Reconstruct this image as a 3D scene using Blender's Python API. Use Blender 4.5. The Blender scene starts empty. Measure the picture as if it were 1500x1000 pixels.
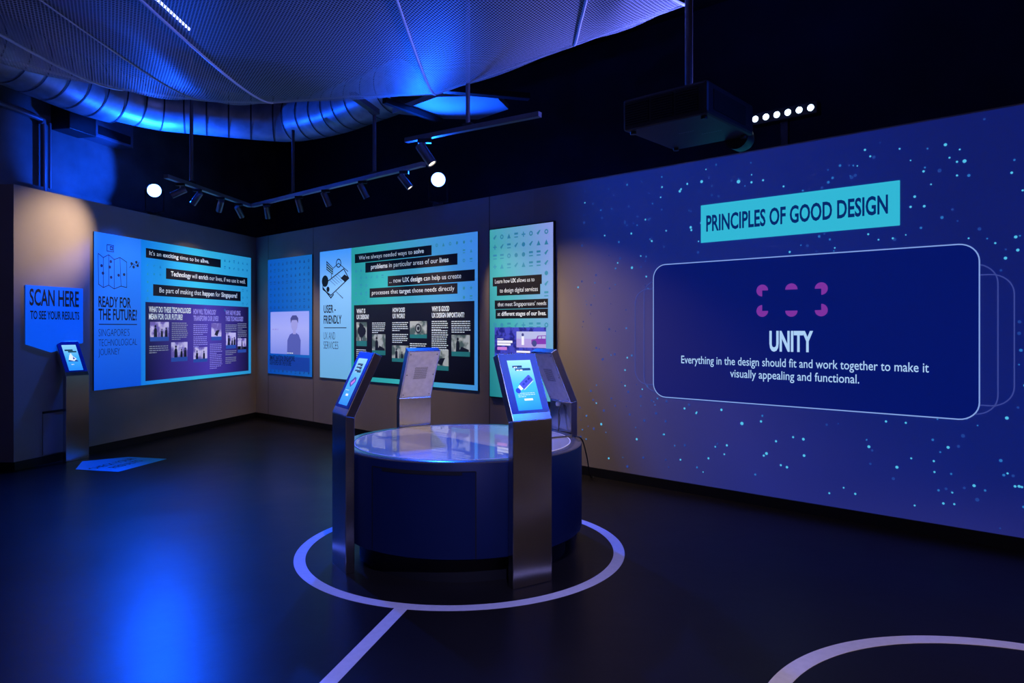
import bpy, bmesh, math, random
from mathutils import Vector, Matrix
PI = math.pi
S = bpy.context.scene
COL = S.collection
random.seed(7)

# ------------------------------------------------------------------ camera
F, CX, HY, EYE = 1024.0, 750.0, 480.0, 1.5      # focal length (px), principal column, horizon row, eye height (m)
cam_d = bpy.data.cameras.new('camera')
cam_d.sensor_width = 36.0
cam_d.lens = F * 36.0 / 1500.0
cam_d.shift_y = -(500.0 - HY) / 1500.0
cam_d.clip_start = 0.05
cam = bpy.data.objects.new('camera', cam_d)
cam.location = (0, 0, EYE)
cam.rotation_euler = (PI / 2, 0, 0)
COL.objects.link(cam)
S.camera = cam

# ------------------------------------------------------------------ world, exposure
w = bpy.data.worlds.new('dark_hall')
S.world = w
w.use_nodes = True
w.node_tree.nodes['Background'].inputs[0].default_value = (0.10, 0.13, 0.9, 1)
w.node_tree.nodes['Background'].inputs[1].default_value = 0.004
S.view_settings.view_transform = 'Standard'
S.view_settings.look = 'None'
S.view_settings.gamma = 1.0
S.view_settings.use_curve_mapping = False
S.view_settings.exposure = 0.0

BLUE = (0.004, 0.080, 1.0)
WARM = (1.0, 0.72, 0.46)

def lamp(name, kind, loc, target, energy, color, size=0.05, angle=60, blend=0.5):
    d = bpy.data.lights.new(name, kind)
    d.energy = energy
    d.color = color
    if kind == 'AREA':
        d.size = size
    else:
        d.shadow_soft_size = size
    if kind == 'SPOT':
        d.spot_size = math.radians(angle)
        d.spot_blend = blend
    o = bpy.data.objects.new(name, d)
    COL.objects.link(o)
    o.location = loc
    if target is not None:
        o.rotation_euler = (Vector(target) - Vector(loc)).to_track_quat('-Z', 'Y').to_euler()
    return o

# ------------------------------------------------------------------ geometry of the hall
class Frame:
    """A vertical plane: O origin, X left-to-right along it, n out into the room."""
    def __init__(s, O, ux, uy):
        s.O = Vector((O[0], O[1], 0))
        s.X = Vector((ux, uy, 0)).normalized()
        s.n = Vector((s.X.y, -s.X.x, 0))
    def px(s, x, y):
        d = Vector(((x - CX) / F, 1.0, (HY - y) / F))
        C0 = Vector((0, 0, EYE))
        t = (s.O - C0).dot(s.n) / d.dot(s.n)
        p = C0 + d * t
        return ((p - s.O).dot(s.X), p.z)
    def pt(s, u, v, d=0.0):
        return s.O + s.X * u + Vector((0, 0, v)) + s.n * d
    def at(s, x, y, d=0.0):
        return s.pt(*s.px(x, y), d)
    def matrix(s, u, v, d=0.0):
        p = s.pt(u, v, d)
        return Matrix(((s.X.x, 0, s.n.x, p.x), (s.X.y, 0, s.n.y, p.y), (0, 1, 0, p.z), (0, 0, 0, 1)))

def gp(x, y, z=0.0):
    Y = F * (EYE - z) / (y - HY)
    return Vector(((x - CX) / F * Y, Y, z))

CORNER = gp(375, 611)
WL = Frame(CORNER, 220, 1024)
WB = Frame(CORNER, 1125, -1024)
WALL_H = 3.01
CEIL = 5.0

# ------------------------------------------------------------------ lights of the room, plus added unseen fills
FLOOD_L = WL.at(226, 279, 0.0)
FLOOD_R = WB.at(642, 263, 0.0)
BAR_A, BAR_B = WB.at(1106, 174.5, 0.0), WB.at(1187, 158, 0.0)
BAR_C = (BAR_A + BAR_B) / 2
lamp('flood_beam', 'SPOT', FLOOD_L + Vector((0.16, -0.14, -0.05)), (-2.0, 3.4, 0.0), 1250, BLUE, 0.07, 80, 0.8)
lamp('flood_beam', 'SPOT', FLOOD_R + Vector((-0.1, -0.16, -0.05)), (-1.2, 2.8, 0.3), 900, BLUE, 0.07, 90, 0.8)
lamp('flood_spill', 'SPOT', FLOOD_L + Vector((0.14, -0.14, 0.12)), (-4.4, 9.0, 4.2), 350, BLUE, 0.05, 130, 0.7)
lamp('flood_spill', 'SPOT', FLOOD_L + Vector((0.14, -0.16, 0.10)), WL.at(192, 240, -0.8), 190, BLUE, 0.03, 78, 0.4)
lamp('flood_spill', 'SPOT', FLOOD_L + Vector((0.34, -0.16, 0.0)), (-5.0, 7.3, 0.8), 330, BLUE, 0.05, 44, 0.6)
lamp('flood_spill', 'SPOT', FLOOD_R + Vector((-0.12, -0.16, 0.12)), (-0.5, 7.2, 4.05), 320, BLUE, 0.05, 105, 0.8)
lamp('bar_beam', 'SPOT', BAR_C + WB.n * 0.16, (0.3, 5.2, 3.85), 430, (0.15, 0.18, 1.0), 0.10, 100, 0.9)
lamp('side_blue_fill', 'SPOT', (4.4, 2.6, 4.5), (-0.1, 4.5, 0.9), 170, BLUE, 0.20, 45, 0.8)  # unseen blue fill without a fixture, added to brighten kiosk heads and ring
lamp('rear_fill_spot', 'SPOT', (-1.0, -2.0, 3.6), (0.6, -3.85, 1.7), 300, WARM, 0.05, 80, 0.7)  # added unseen lamp: warms the rear wall for reflections in the kiosk steel
lamp('rear_fill_spot', 'SPOT', (7.6, -1.0, 3.6), (8.85, -0.6, 1.7), 220, WARM, 0.05, 100, 0.8)  # added unseen lamp: lights the right wall that the posts mirror
lamp('rear_fill_spot', 'SPOT', (1.6, -0.4, 3.6), (1.9, 1.9, 0.0), 420, (1.0, 0.80, 0.82), 0.05, 58, 0.9)  # unseen pinkish fill added for the near floor tape
lamp('rear_fill_spot', 'SPOT', (0.3, 0.4, 3.7), (-0.45, 3.75, 0.0), 580, (0.36, 0.36, 1.0), 0.05, 50, 0.9)  # unseen lavender fill added to lift the tape ring round the table
lamp('rear_fill_spot', 'SPOT', (2.7, 1.6, 3.4), (-0.25, 5.4, 1.05), 850, (1.0, 0.78, 0.62), 0.04, 26, 0.8)  # unseen warm fill added for the kiosk back plates

# ------------------------------------------------------------------ helpers
def tag(o, label=None, cat=None, group=None, kind=None):
    if label: o['label'] = label
    if cat: o['category'] = cat
    if group: o['group'] = group
    if kind: o['kind'] = kind
    return o

def empty(name, M, label=None, cat=None, group=None):
    o = bpy.data.objects.new(name, None)
    o.empty_display_size = 0.1
    COL.objects.link(o)
    o.matrix_world = M if isinstance(M, Matrix) else Matrix.Translation(M)
    return tag(o, label, cat, group)

class MB:
    def __init__(s):
        s.b = bmesh.new()
    def face(s, pts):
        vs = [s.b.verts.new(p) for p in pts]
        return s.b.faces.new(vs)
    def rect(s, x0, y0, x1, y1, z=0.0):
        s.face([(x0, y0, z), (x1, y0, z), (x1, y1, z), (x0, y1, z)])
        return s
    def poly(s, pts, z0, z1=None):
        """flat polygon in XY at z0, or a slab z0..z1"""
        if z1 is None:
            s.face([(p[0], p[1], z0) for p in pts])
            return s
        n = len(pts)
        a = [s.b.verts.new((p[0], p[1], z0)) for p in pts]
        c = [s.b.verts.new((p[0], p[1], z1)) for p in pts]
        s.b.faces.new(c)
        s.b.faces.new(a[::-1])
        for i in range(n):
            s.b.faces.new((a[i], a[(i + 1) % n], c[(i + 1) % n], c[i]))
        return s
    def box(s, lo, hi, M=None):
        x0, y0, z0 = lo; x1, y1, z1 = hi
        P = [Vector(p) for p in ((x0, y0, z0), (x1, y0, z0), (x1, y1, z0), (x0, y1, z0), (x0, y0, z1), (x1, y0, z1), (x1, y1, z1), (x0, y1, z1))]
        if M is not None:
            P = [M @ p for p in P]
        v = [s.b.verts.new(p) for p in P]
        for f in ((3, 2, 1, 0), (4, 5, 6, 7), (0, 1, 5, 4), (1, 2, 6, 5), (2, 3, 7, 6), (3, 0, 4, 7)):
            s.b.faces.new([v[i] for i in f])
        return s
    def ring(s, r0, r1, z0, z1, n=96, c=(0, 0)):
        """annular slab (r0 may be 0)"""
        L = []
        for i in range(n):
            a = 2 * PI * i / n
            ca, sa = math.cos(a), math.sin(a)
            L.append([s.b.verts.new((c[0] + r * ca, c[1] + r * sa, z)) for r, z in ((r1, z0), (r1, z1), (r0, z1), (r0, z0))])
        for i in range(n):
            A, B = L[i], L[(i + 1) % n]
            for k in range(4):
                s.b.faces.new((A[k], B[k], B[(k + 1) % 4], A[(k + 1) % 4]))
        return s
    def disc(s, c, r, z, n=24, sx=1.0, a0=0.0, a1=2 * PI):
        full = abs(a1 - a0 - 2 * PI) < 1e-6
        pts = [] if full else [(c[0], c[1], z)]
        for i in range(n + (0 if full else 1)):
            a = a0 + (a1 - a0) * i / n
            pts.append((c[0] + r * sx * math.cos(a), c[1] + r * math.sin(a), z))
        s.face(pts)
        return s
    def lathe(s, prof, M=None, n=32):
        M = M or Matrix.Identity(4)
        R = []
        for r, z in prof:
            if r < 1e-6:
                R.append([s.b.verts.new(M @ Vector((0, 0, z)))])
            else:
                R.append([s.b.verts.new(M @ Vector((r * math.cos(2 * PI * i / n), r * math.sin(2 * PI * i / n), z))) for i in range(n)])
        for A, B in zip(R, R[1:]):
            for i in range(n):
                j = (i + 1) % n
                if len(A) == 1 and len(B) == 1: continue
                if len(A) == 1: s.b.faces.new((A[0], B[i], B[j]))
                elif len(B) == 1: s.b.faces.new((A[i], A[j], B[0]))
                else: s.b.faces.new((A[i], A[j], B[j], B[i]))
        return s
    def tube(s, pts, r, n=10, cap=True):
        pts = [Vector(p) for p in pts]
        R = []
        up = None
        for i, p in enumerate(pts):
            t = (pts[min(i + 1, len(pts) - 1)] - pts[max(i - 1, 0)]).normalized()
            if up is None:
                up = t.orthogonal().normalized()
            up = (up - t * up.dot(t)).normalized()
            q = t.cross(up)
            rr = r[i] if isinstance(r, (list, tuple)) else r
            R.append([s.b.verts.new(p + (up * math.cos(2 * PI * k / n) + q * math.sin(2 * PI * k / n)) * rr) for k in range(n)])
        for A, B in zip(R, R[1:]):
            for k in range(n):
                s.b.faces.new((A[k], A[(k + 1) % n], B[(k + 1) % n], B[k]))
        if cap:
            s.b.faces.new(R[0][::-1]); s.b.faces.new(R[-1])
        return s
    def build(s, name, m, parent=None, smooth=False, M=None, bevel=0.0, fix=True):
        if fix:
            bmesh.ops.recalc_face_normals(s.b, faces=s.b.faces)
        me = bpy.data.meshes.new(name)
        s.b.to_mesh(me); s.b.free()
        for p in me.polygons:
            p.use_smooth = smooth
        if m: me.materials.append(m)
        o = bpy.data.objects.new(name, me)
        COL.objects.link(o)
        if parent is not None:
            o.parent = parent
        if M is not None:
            o.matrix_local = M
        if smooth:
            md = o.modifiers.new('split', 'EDGE_SPLIT'); md.split_angle = math.radians(40)
        if bevel:
            md = o.modifiers.new('bevel', 'BEVEL'); md.width = bevel; md.segments = 2; md.limit_method = 'ANGLE'
        return o

# ------------------------------------------------------------------ materials
def newmat(name):
    m = bpy.data.materials.new(name)
    m.use_nodes = True
    nt = m.node_tree
    return m, nt, nt.nodes['Principled BSDF']

def mat(name, col, rough=0.6, metal=0.0, emit=None, strength=0.0, spec=0.5, vary=0.0, scale=8.0, bump=0.0, coat=0.0):
    m, nt, p = newmat(name)
    p.inputs['Base Color'].default_value = (*col, 1)
    p.inputs['Roughness'].default_value = rough
    p.inputs['Metallic'].default_value = metal
    p.inputs['Specular IOR Level'].default_value = spec
    if coat:
        p.inputs['Coat Weight'].default_value = coat
        p.inputs['Coat Roughness'].default_value = 0.02
    if emit:
        p.inputs['Emission Color'].default_value = (*emit, 1)
        p.inputs['Emission Strength'].default_value = strength
    if vary or bump:
        tc = nt.nodes.new('ShaderNodeTexCoord')
        nz = nt.nodes.new('ShaderNodeTexNoise')
        nz.inputs['Scale'].default_value = scale
        nz.inputs['Detail'].default_value = 6
        nt.links.new(tc.outputs['Object'], nz.inputs['Vector'])
        if vary:
            rp = nt.nodes.new('ShaderNodeValToRGB')
            rp.color_ramp.elements[0].position = 0.3
            rp.color_ramp.elements[1].position = 0.7
            rp.color_ramp.elements[0].color = (*[c * (1 - vary) for c in col], 1)
            rp.color_ramp.elements[1].color = (*[min(1, c * (1 + vary)) for c in col], 1)
            nt.links.new(nz.outputs['Fac'], rp.inputs['Fac'])
            nt.links.new(rp.outputs['Color'], p.inputs['Base Color'])
        if bump:
            bp = nt.nodes.new('ShaderNodeBump')
            bp.inputs['Strength'].default_value = bump
            bp.inputs['Distance'].default_value = 0.01
            nt.links.new(nz.outputs['Fac'], bp.inputs['Height'])
            nt.links.new(bp.outputs['Normal'], p.inputs['Normal'])
    return m

def glowing(name, stops, strength, axis=(1, 0), rough=0.4, base=0.5):
    """a backlit print or a screen: a colour gradient along a direction of the panel"""
    m, nt, p = newmat(name)
    tc = nt.nodes.new('ShaderNodeTexCoord')
    dot = nt.nodes.new('ShaderNodeVectorMath'); dot.operation = 'DOT_PRODUCT'
    dot.inputs[1].default_value = (axis[0], axis[1], 0)
    nt.links.new(tc.outputs['Generated'], dot.inputs[0])
    rp = nt.nodes.new('ShaderNodeValToRGB')
    el = rp.color_ramp.elements
    while len(el) < len(stops): el.new(0.5)
    for e, (pos, c) in zip(el, stops):
        e.position = pos; e.color = (*c, 1)
    nt.links.new(dot.outputs['Value'], rp.inputs['Fac'])
    mx = nt.nodes.new('ShaderNodeMix'); mx.data_type = 'RGBA'; mx.blend_type = 'MULTIPLY'
    mx.inputs[0].default_value = 1
    mx.inputs[7].default_value = (base, base, base, 1)
    nt.links.new(rp.outputs['Color'], mx.inputs[6])
    nt.links.new(mx.outputs[2], p.inputs['Base Color'])
    nt.links.new(rp.outputs['Color'], p.inputs['Emission Color'])
    p.inputs['Emission Strength'].default_value = strength
    p.inputs['Roughness'].default_value = rough
    return m

M = {}
M['wall'] = mat('partition_paint', (0.36, 0.31, 0.29), 0.75, vary=0.04, scale=3)
M['outer'] = mat('dark_painted_concrete', (0.10, 0.10, 0.11), 0.7, vary=0.35, scale=2.2, bump=0.25)
M['black_wall'] = mat('matt_black_paint', (0.014, 0.017, 0.055), 0.8, vary=0.2, scale=2)
M['ceil'] = mat('black_soffit', (0.008, 0.008, 0.010), 0.9, vary=0.2, scale=2)
M['skirt'] = mat('black_skirting', (0.006, 0.006, 0.008), 0.45, vary=0.2, scale=5)
M['seam'] = mat('panel_joint', (0.12, 0.10, 0.10), 0.8)
M['tape'] = mat('white_floor_vinyl', (0.76, 0.71, 0.76), 0.42, vary=0.05, scale=30)
M['sticker'] = mat('blue_floor_vinyl', (0.005, 0.62, 0.95), 0.45, vary=0.03, scale=30)
M['sign'] = mat('blue_backlit_sign', (0.004, 0.12, 0.75), 0.5, emit=(0.0, 0.085, 0.72), strength=0.85)
M['ink'] = mat('navy_black_ink', (0.006, 0.008, 0.02), 0.5)
M['ink_thin'] = mat('navy_ink', (0.012, 0.03, 0.12), 0.5)
M['bar'] = mat('charcoal_print', (0.022, 0.018, 0.024), 0.5)
M['board'] = mat('black_print', (0.012, 0.012, 0.020), 0.4)
M['board_painted_glow'] = glowing('purple_print_painted_glow', [(0.0, (0.005, 0.004, 0.05)), (0.55, (0.075, 0.045, 0.46)), (1.0, (0.006, 0.005, 0.05))], 0.7, (1, 0), 0.35)  # purple print; its brighter centre is lamp glow painted into the colour
M['white_ink'] = mat('white_print', (0.75, 0.80, 0.85), 0.5, emit=(0.6, 0.75, 0.9), strength=0.55)
M['lilac_ink'] = mat('lilac_print', (0.4, 0.4, 0.8), 0.5, emit=(0.28, 0.26, 0.75), strength=0.6)
M['pale_ink'] = mat('grey_print', (0.45, 0.5, 0.55), 0.5, emit=(0.35, 0.42, 0.55), strength=0.35)
M['steel'] = mat('brushed_steel', (0.60, 0.59, 0.58), 0.21, 1.0, vary=0.06, scale=60)
M['steel_back'] = mat('dull_steel', (0.55, 0.53, 0.51), 0.5, 0.55, vary=0.10, scale=25)
M['dark_metal'] = mat('black_metal', (0.03, 0.03, 0.035), 0.4, 0.6, vary=0.1, scale=20)
M['rail'] = mat('satin_aluminium', (0.45, 0.45, 0.5), 0.4, 0.8, vary=0.05, scale=20)
M['rod'] = mat('grey_painted_rod', (0.16, 0.16, 0.2), 0.45, 0.3, vary=0.05, scale=20)
M['black_plastic'] = mat('black_plastic', (0.015, 0.015, 0.018), 0.45, vary=0.1, scale=30)
M['cable'] = mat('black_rubber', (0.008, 0.008, 0.009), 0.5, vary=0.1, scale=30)
M['drum'] = mat('dark_blue_laminate', (0.004, 0.012, 0.056), 0.5, spec=0.2, vary=0.08, scale=3)
M['toe'] = mat('black_plinth', (0.005, 0.005, 0.007), 0.6, vary=0.1, scale=3)
M['groove'] = mat('shadow_groove', (0.002, 0.002, 0.003), 0.8)
M['rim'] = mat('grey_laminate_rim', (0.10, 0.10, 0.12), 0.25, vary=0.05, scale=10, coat=0.4)
M['top'] = mat('white_glass_top', (0.62, 0.60, 0.60), 0.25, vary=0.02, scale=4, coat=1.0)
M['duct'] = mat('galvanised_duct', (0.42, 0.44, 0.48), 0.38, 0.35, vary=0.25, scale=6, bump=0.2)
M['duct_ring'] = mat('dark_duct_seam', (0.03, 0.03, 0.04), 0.6)
M['soffit'] = mat('pale_duct_board', (0.45, 0.46, 0.5), 0.6, vary=0.05, scale=3)
M['trimline'] = mat('pale_piping', (0.75, 0.75, 0.8), 0.4, vary=0.03, scale=20)
M['lens'] = mat('flood_lens', (0.8, 0.9, 1.0), 0.2, emit=(0.14, 0.28, 1.0), strength=9.0)
M['led'] = mat('led_lens', (0.8, 0.9, 1.0), 0.2, emit=(0.55, 0.75, 1.0), strength=7.0)
M['led_strip'] = mat('led_strip_diffuser', (0.8, 0.9, 1.0), 0.3, emit=(0.75, 0.85, 1.0), strength=3.0)
M['warm_lens'] = mat('warm_spot_lens', (1, 0.9, 0.75), 0.2, emit=(1.0, 0.82, 0.6), strength=3.0)

def floor_material():
    m, nt, p = newmat('black_vinyl_floor')
    p.inputs['Specular IOR Level'].default_value = 0.16
    tc = nt.nodes.new('ShaderNodeTexCoord')
    n1 = nt.nodes.new('ShaderNodeTexNoise'); n1.inputs['Scale'].default_value = 1.3; n1.inputs['Detail'].default_value = 5
    n2 = nt.nodes.new('ShaderNodeTexNoise'); n2.inputs['Scale'].default_value = 160; n2.inputs['Detail'].default_value = 2
    nt.links.new(tc.outputs['Object'], n1.inputs['Vector']); nt.links.new(tc.outputs['Object'], n2.inputs['Vector'])
    r = nt.nodes.new('ShaderNodeMapRange'); r.inputs[3].default_value = 0.27; r.inputs[4].default_value = 0.40
    nt.links.new(n1.outputs['Fac'], r.inputs[0]); nt.links.new(r.outputs[0], p.inputs['Roughness'])
    c = nt.nodes.new('ShaderNodeValToRGB')
    c.color_ramp.elements[0].color = (0.010, 0.0085, 0.0085, 1); c.color_ramp.elements[1].color = (0.016, 0.0135, 0.013, 1)
    nt.links.new(n1.outputs['Fac'], c.inputs['Fac']); nt.links.new(c.outputs['Color'], p.inputs['Base Color'])
    b1 = nt.nodes.new('ShaderNodeBump'); b1.inputs['Strength'].default_value = 0.06; b1.inputs['Distance'].default_value = 0.004
    nt.links.new(n2.outputs['Fac'], b1.inputs['Height'])
    b2 = nt.nodes.new('ShaderNodeBump'); b2.inputs['Strength'].default_value = 0.10; b2.inputs['Distance'].default_value = 0.05
    nt.links.new(n1.outputs['Fac'], b2.inputs['Height']); nt.links.new(b1.outputs['Normal'], b2.inputs['Normal'])
    nt.links.new(b2.outputs['Normal'], p.inputs['Normal'])
    return m
M['floor'] = floor_material()

def mesh_cloth_material(pitch=0.026):
    """perforated sheet: staggered round holes really let the view and the light through"""
    m, nt, p = newmat('perforated_white_mesh')
    N, L = nt.nodes, nt.links
    p.inputs['Base Color'].default_value = (0.50, 0.50, 0.54, 1)
    p.inputs['Roughness'].default_value = 0.5
    tc = N.new('ShaderNodeTexCoord')
    sp = N.new('ShaderNodeSeparateXYZ'); L.new(tc.outputs['Object'], sp.inputs[0])
    def math_(op, a, b=None):
        n = N.new('ShaderNodeMath'); n.operation = op
        for i, v in enumerate((a, b)):
            if v is None: continue
            if isinstance(v, (int, float)): n.inputs[i].default_value = v
            else: L.new(v, n.inputs[i])
        return n.outputs[0]
    y = math_('DIVIDE', sp.outputs['Y'], pitch * 0.866)
    row = math_('FLOOR', y)
    odd = math_('MULTIPLY', math_('FLOORED_MODULO', row, 2.0), 0.5)
    x = math_('ADD', math_('DIVIDE', sp.outputs['X'], pitch), odd)
    fx = math_('SUBTRACT', math_('FRACT', x), 0.5)
    fy = math_('MULTIPLY', math_('SUBTRACT', math_('FRACT', y), 0.5), 0.866)
    d2 = math_('ADD', math_('MULTIPLY', fx, fx), math_('MULTIPLY', fy, fy))
    hole = math_('LESS_THAN', d2, 0.118)
    tr = N.new('ShaderNodeBsdfTransparent')
    mx = N.new('ShaderNodeMixShader')
    L.new(hole, mx.inputs[0]); L.new(p.outputs[0], mx.inputs[1]); L.new(tr.outputs[0], mx.inputs[2])
    L.new(mx.outputs[0], N['Material Output'].inputs['Surface'])
    return m
M['mesh'] = mesh_cloth_material()

# ------------------------------------------------------------------ lettering
_cap = {}
def _text_mesh(txt, offset):
    cu = bpy.data.curves.new('lettering', 'FONT')
    cu.body = txt
    cu.size = 1.0
    cu.offset = offset
    cu.resolution_u = 3
    o = bpy.data.objects.new('lettering', cu)
    COL.objects.link(o)
    dg = bpy.context.evaluated_depsgraph_get()
    me = bpy.data.meshes.new_from_object(o.evaluated_get(dg))
    bpy.data.objects.remove(o); bpy.data.curves.remove(cu)
    return me
def _span(me, k):
    c = [v.co[k] for v in me.vertices]
    return min(c), max(c)
def _adv(txt):
    a = _span(_text_mesh('I' + txt + 'I', 0), 0); b = _span(_text_mesh('II', 0), 0)
    return (a[1] - a[0]) - (b[1] - b[0])

def lettering(pieces, x, y, wd, h, m, parent, z=0.002, bold=0.0, name='lettering', Mx=None):
    """one line of text: left edge x, baseline y, width wd, capital height h. pieces: str or [(text, weight)]"""
    if isinstance(pieces, str):
        pieces = [(pieces, bold)]
    if 'H' not in _cap:
        a = _span(_text_mesh('H', 0), 1); _cap['H'] = a[1]
    bm = bmesh.new()
    cur = 0.0
    for txt, b in pieces:
        lead = len(txt) - len(txt.lstrip(' '))
        pre = _adv(' ' * lead) if lead else 0.0
        core = txt.strip(' ')
        me = _text_mesh(core, b)
        tmp = bmesh.new(); tmp.from_mesh(me)
        bmesh.ops.translate(tmp, verts=tmp.verts, vec=(cur + pre, 0, 0))
        t2 = bpy.data.meshes.new('t'); tmp.to_mesh(t2); tmp.free()
        bm.from_mesh(t2)
        bpy.data.meshes.remove(t2); bpy.data.meshes.remove(me)
        cur += _adv(txt)
    xs = [v.co.x for v in bm.verts]
    x0, x1 = min(xs), max(xs)
    for v in bm.verts:
        v.co.x = x + (v.co.x - x0) / (x1 - x0) * wd
        v.co.y = y + v.co.y / _cap['H'] * h
        v.co.z = z
    me = bpy.data.meshes.new(name)
    bm.to_mesh(me); bm.free()
    me.materials.append(m)
    o = bpy.data.objects.new(name, me)
    COL.objects.link(o)
    o.parent = parent
    if Mx is not None: o.matrix_local = Mx
    return o

# ------------------------------------------------------------------ the setting
def struct(o):
    o['kind'] = 'structure'
    return o
uL, _ = WL.px(20, 600)                 # free end of the left partition
UR = 13.5                              # far end of the back partition, out of frame
struct(MB().box((-9, -4, -0.1), (9, 16, 0)).build('floor', M['floor']))
struct(MB().box((-9, -4, CEIL), (9, 16, CEIL + 0.1)).build('ceiling', M['ceil']))
def slab(frame, u0, u1, v0, v1, d0, d1, name, m, parent=None):
    b = MB(); b.box((u0, v0, d0), (u1, v1, d1))
    o = b.build(name, m, parent)
    o.matrix_world = frame.matrix(0, 0, 0)
    return o
struct(slab(WL, uL, 0.0, 0, WALL_H, -0.12, 0, 'wall_left', M['wall']))
struct(slab(WB, -0.2, UR, 0, WALL_H, -0.12, 0, 'wall_back', M['wall']))
RET = Frame(WL.pt(uL, 0, 0), 1.0, -0.06)   # return face at the left end, turned away from the lights
struct(slab(RET, -2.6, 0.0, 0, WALL_H, -0.12, 0, 'wall_end', M['wall']))
struct(slab(WL, uL, 0.0, 0, 0.088, 0, 0.012, 'baseboard_left', M['skirt']))
struct(slab(WB, 0.0, UR, 0, 0.088, 0, 0.012, 'baseboard_back', M['skirt']))
struct(slab(RET, -2.6, 0.0, 0, 0.088, 0, 0.012, 'baseboard_end', M['skirt']))
for k, xx in enumerate((393.0, 459.0, 717.0)):
    u, _ = WB.px(xx, 560)
    struct(slab(WB, u - 0.006, u + 0.006, 0.088, WALL_H, 0, 0.0015, 'trim_%d' % (k + 1), M['seam']))
struct(slab(WL, -12, 3.2, 0, CEIL, -0.95, -0.80, 'wall_outer_left', M['outer']))
struct(slab(WB, -3.0, 15, 0, CEIL, -1.45, -1.30, 'wall_outer_back', M['black_wall']))
struct(slab(WL, -12, 1.0, 3.10, 3.22, -0.80, -0.72, 'trim_4', M['outer']))
struct(MB().box((-9, -4, 0), (9, -3.85, CEIL)).build('wall_front', M['wall']))
struct(MB().box((8.85, -3.85, 0), (9, 8, CEIL)).build('wall_right', M['wall']))

# ------------------------------------------------------------------ panels: drawing helpers in panel coordinates
def icons(name, parent, m, x0, y0, x1, y1, nx, ny, size, skip=(), z=0.0012):
    """a faint grid of little pictograms, printed as one pattern"""
    rnd = random.Random(nx * 31 + ny)
    b = MB()
    for j in range(ny):
        for i in range(nx):
            cx = x0 + (x1 - x0) * (i + 0.5) / nx; cy = y0 + (y1 - y0) * (j + 0.5) / ny
            if any(a <= cx <= c and e <= cy <= f for a, e, c, f in skip): continue
            k = rnd.randrange(6); r = size / 2
            if k == 0: b.disc((cx, cy), r * 0.9, z, 10)
            elif k == 1: b.rect(cx - r, cy - r, cx + r, cy - r * 0.55, z); b.rect(cx - r, cy + r * 0.2, cx + r, cy + r, z)
            elif k == 2: b.face([(cx - r, cy - r, z), (cx + r, cy - r, z), (cx, cy + r, z)])
            elif k == 3: b.rect(cx - r * 0.25, cy - r, cx + r * 0.25, cy + r, z); b.rect(cx - r, cy - r * 0.25, cx - r * 0.25, cy + r * 0.25, z); b.rect(cx + r * 0.25, cy - r * 0.25, cx + r, cy + r * 0.25, z)
            elif k == 4: b.face([(cx - r, cy - r * 0.2, z), (cx - r * 0.3, cy - r, z), (cx + r, cy + r * 0.8, z), (cx + r * 0.6, cy + r, z)])
            else: b.ring(r * 0.5, r, z, z + 0.0002, 8, (cx, cy))
    return tag(b.build(name, m, parent, fix=False), kind='stuff')

def paragraph(parent, x0, y1, wd, n, lh, m, seed=0, z=0.0025, name='paragraph'):
    rnd = random.Random(seed)
    b = MB()
    for i in range(n):
        y = y1 - lh * (i + 0.75)
        x = x0
        end = x0 + wd * (1.0 if i < n - 1 else rnd.uniform(0.35, 0.8)) * rnd.uniform(0.9, 1.0)
        while x < end:
            L = min(rnd.uniform(0.04, 0.14) * wd + lh * 0.4, end - x)
            if L > lh * 0.15: b.rect(x, y, x + L, y + lh * 0.42, z)
            x += L + lh * 0.28
    return b.build(name, m, parent, fix=False)

def photo_material(name, light, dark, scale, strength):
    m, nt, p = newmat(name)
    tc = nt.nodes.new('ShaderNodeTexCoord')
    nz = nt.nodes.new('ShaderNodeTexNoise'); nz.inputs['Scale'].default_value = scale; nz.inputs['Detail'].default_value = 3
    nt.links.new(tc.outputs['Object'], nz.inputs['Vector'])
    rp = nt.nodes.new('ShaderNodeValToRGB')
    rp.color_ramp.elements[0].position = 0.42; rp.color_ramp.elements[0].color = (*dark, 1)
    rp.color_ramp.elements[1].position = 0.56; rp.color_ramp.elements[1].color = (*light, 1)
    nt.links.new(nz.outputs['Fac'], rp.inputs['Fac'])
    nt.links.new(rp.outputs['Color'], p.inputs['Base Color'])
    nt.links.new(rp.outputs['Color'], p.inputs['Emission Color'])
    p.inputs['Emission Strength'].default_value = strength
    p.inputs['Roughness'].default_value = 0.4
    return m
M['photo_violet'] = photo_material('violet_photo_print', (0.62, 0.58, 0.95), (0.16, 0.12, 0.45), 7, 0.6)
M['photo_grey'] = photo_material('grey_photo_print', (0.42, 0.48, 0.50), (0.07, 0.12, 0.12), 8, 0.55)
M['photo_dark'] = mat('photo_shadow_print', (0.02, 0.03, 0.05), 0.4)
M['caption_blue'] = mat('blue_caption_print', (0.03, 0.10, 0.45), 0.4, emit=(0.03, 0.10, 0.5), strength=0.5)
M['caption_teal'] = mat('teal_caption_print', (0.02, 0.20, 0.22), 0.4, emit=(0.02, 0.20, 0.22), strength=0.5)

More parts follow.
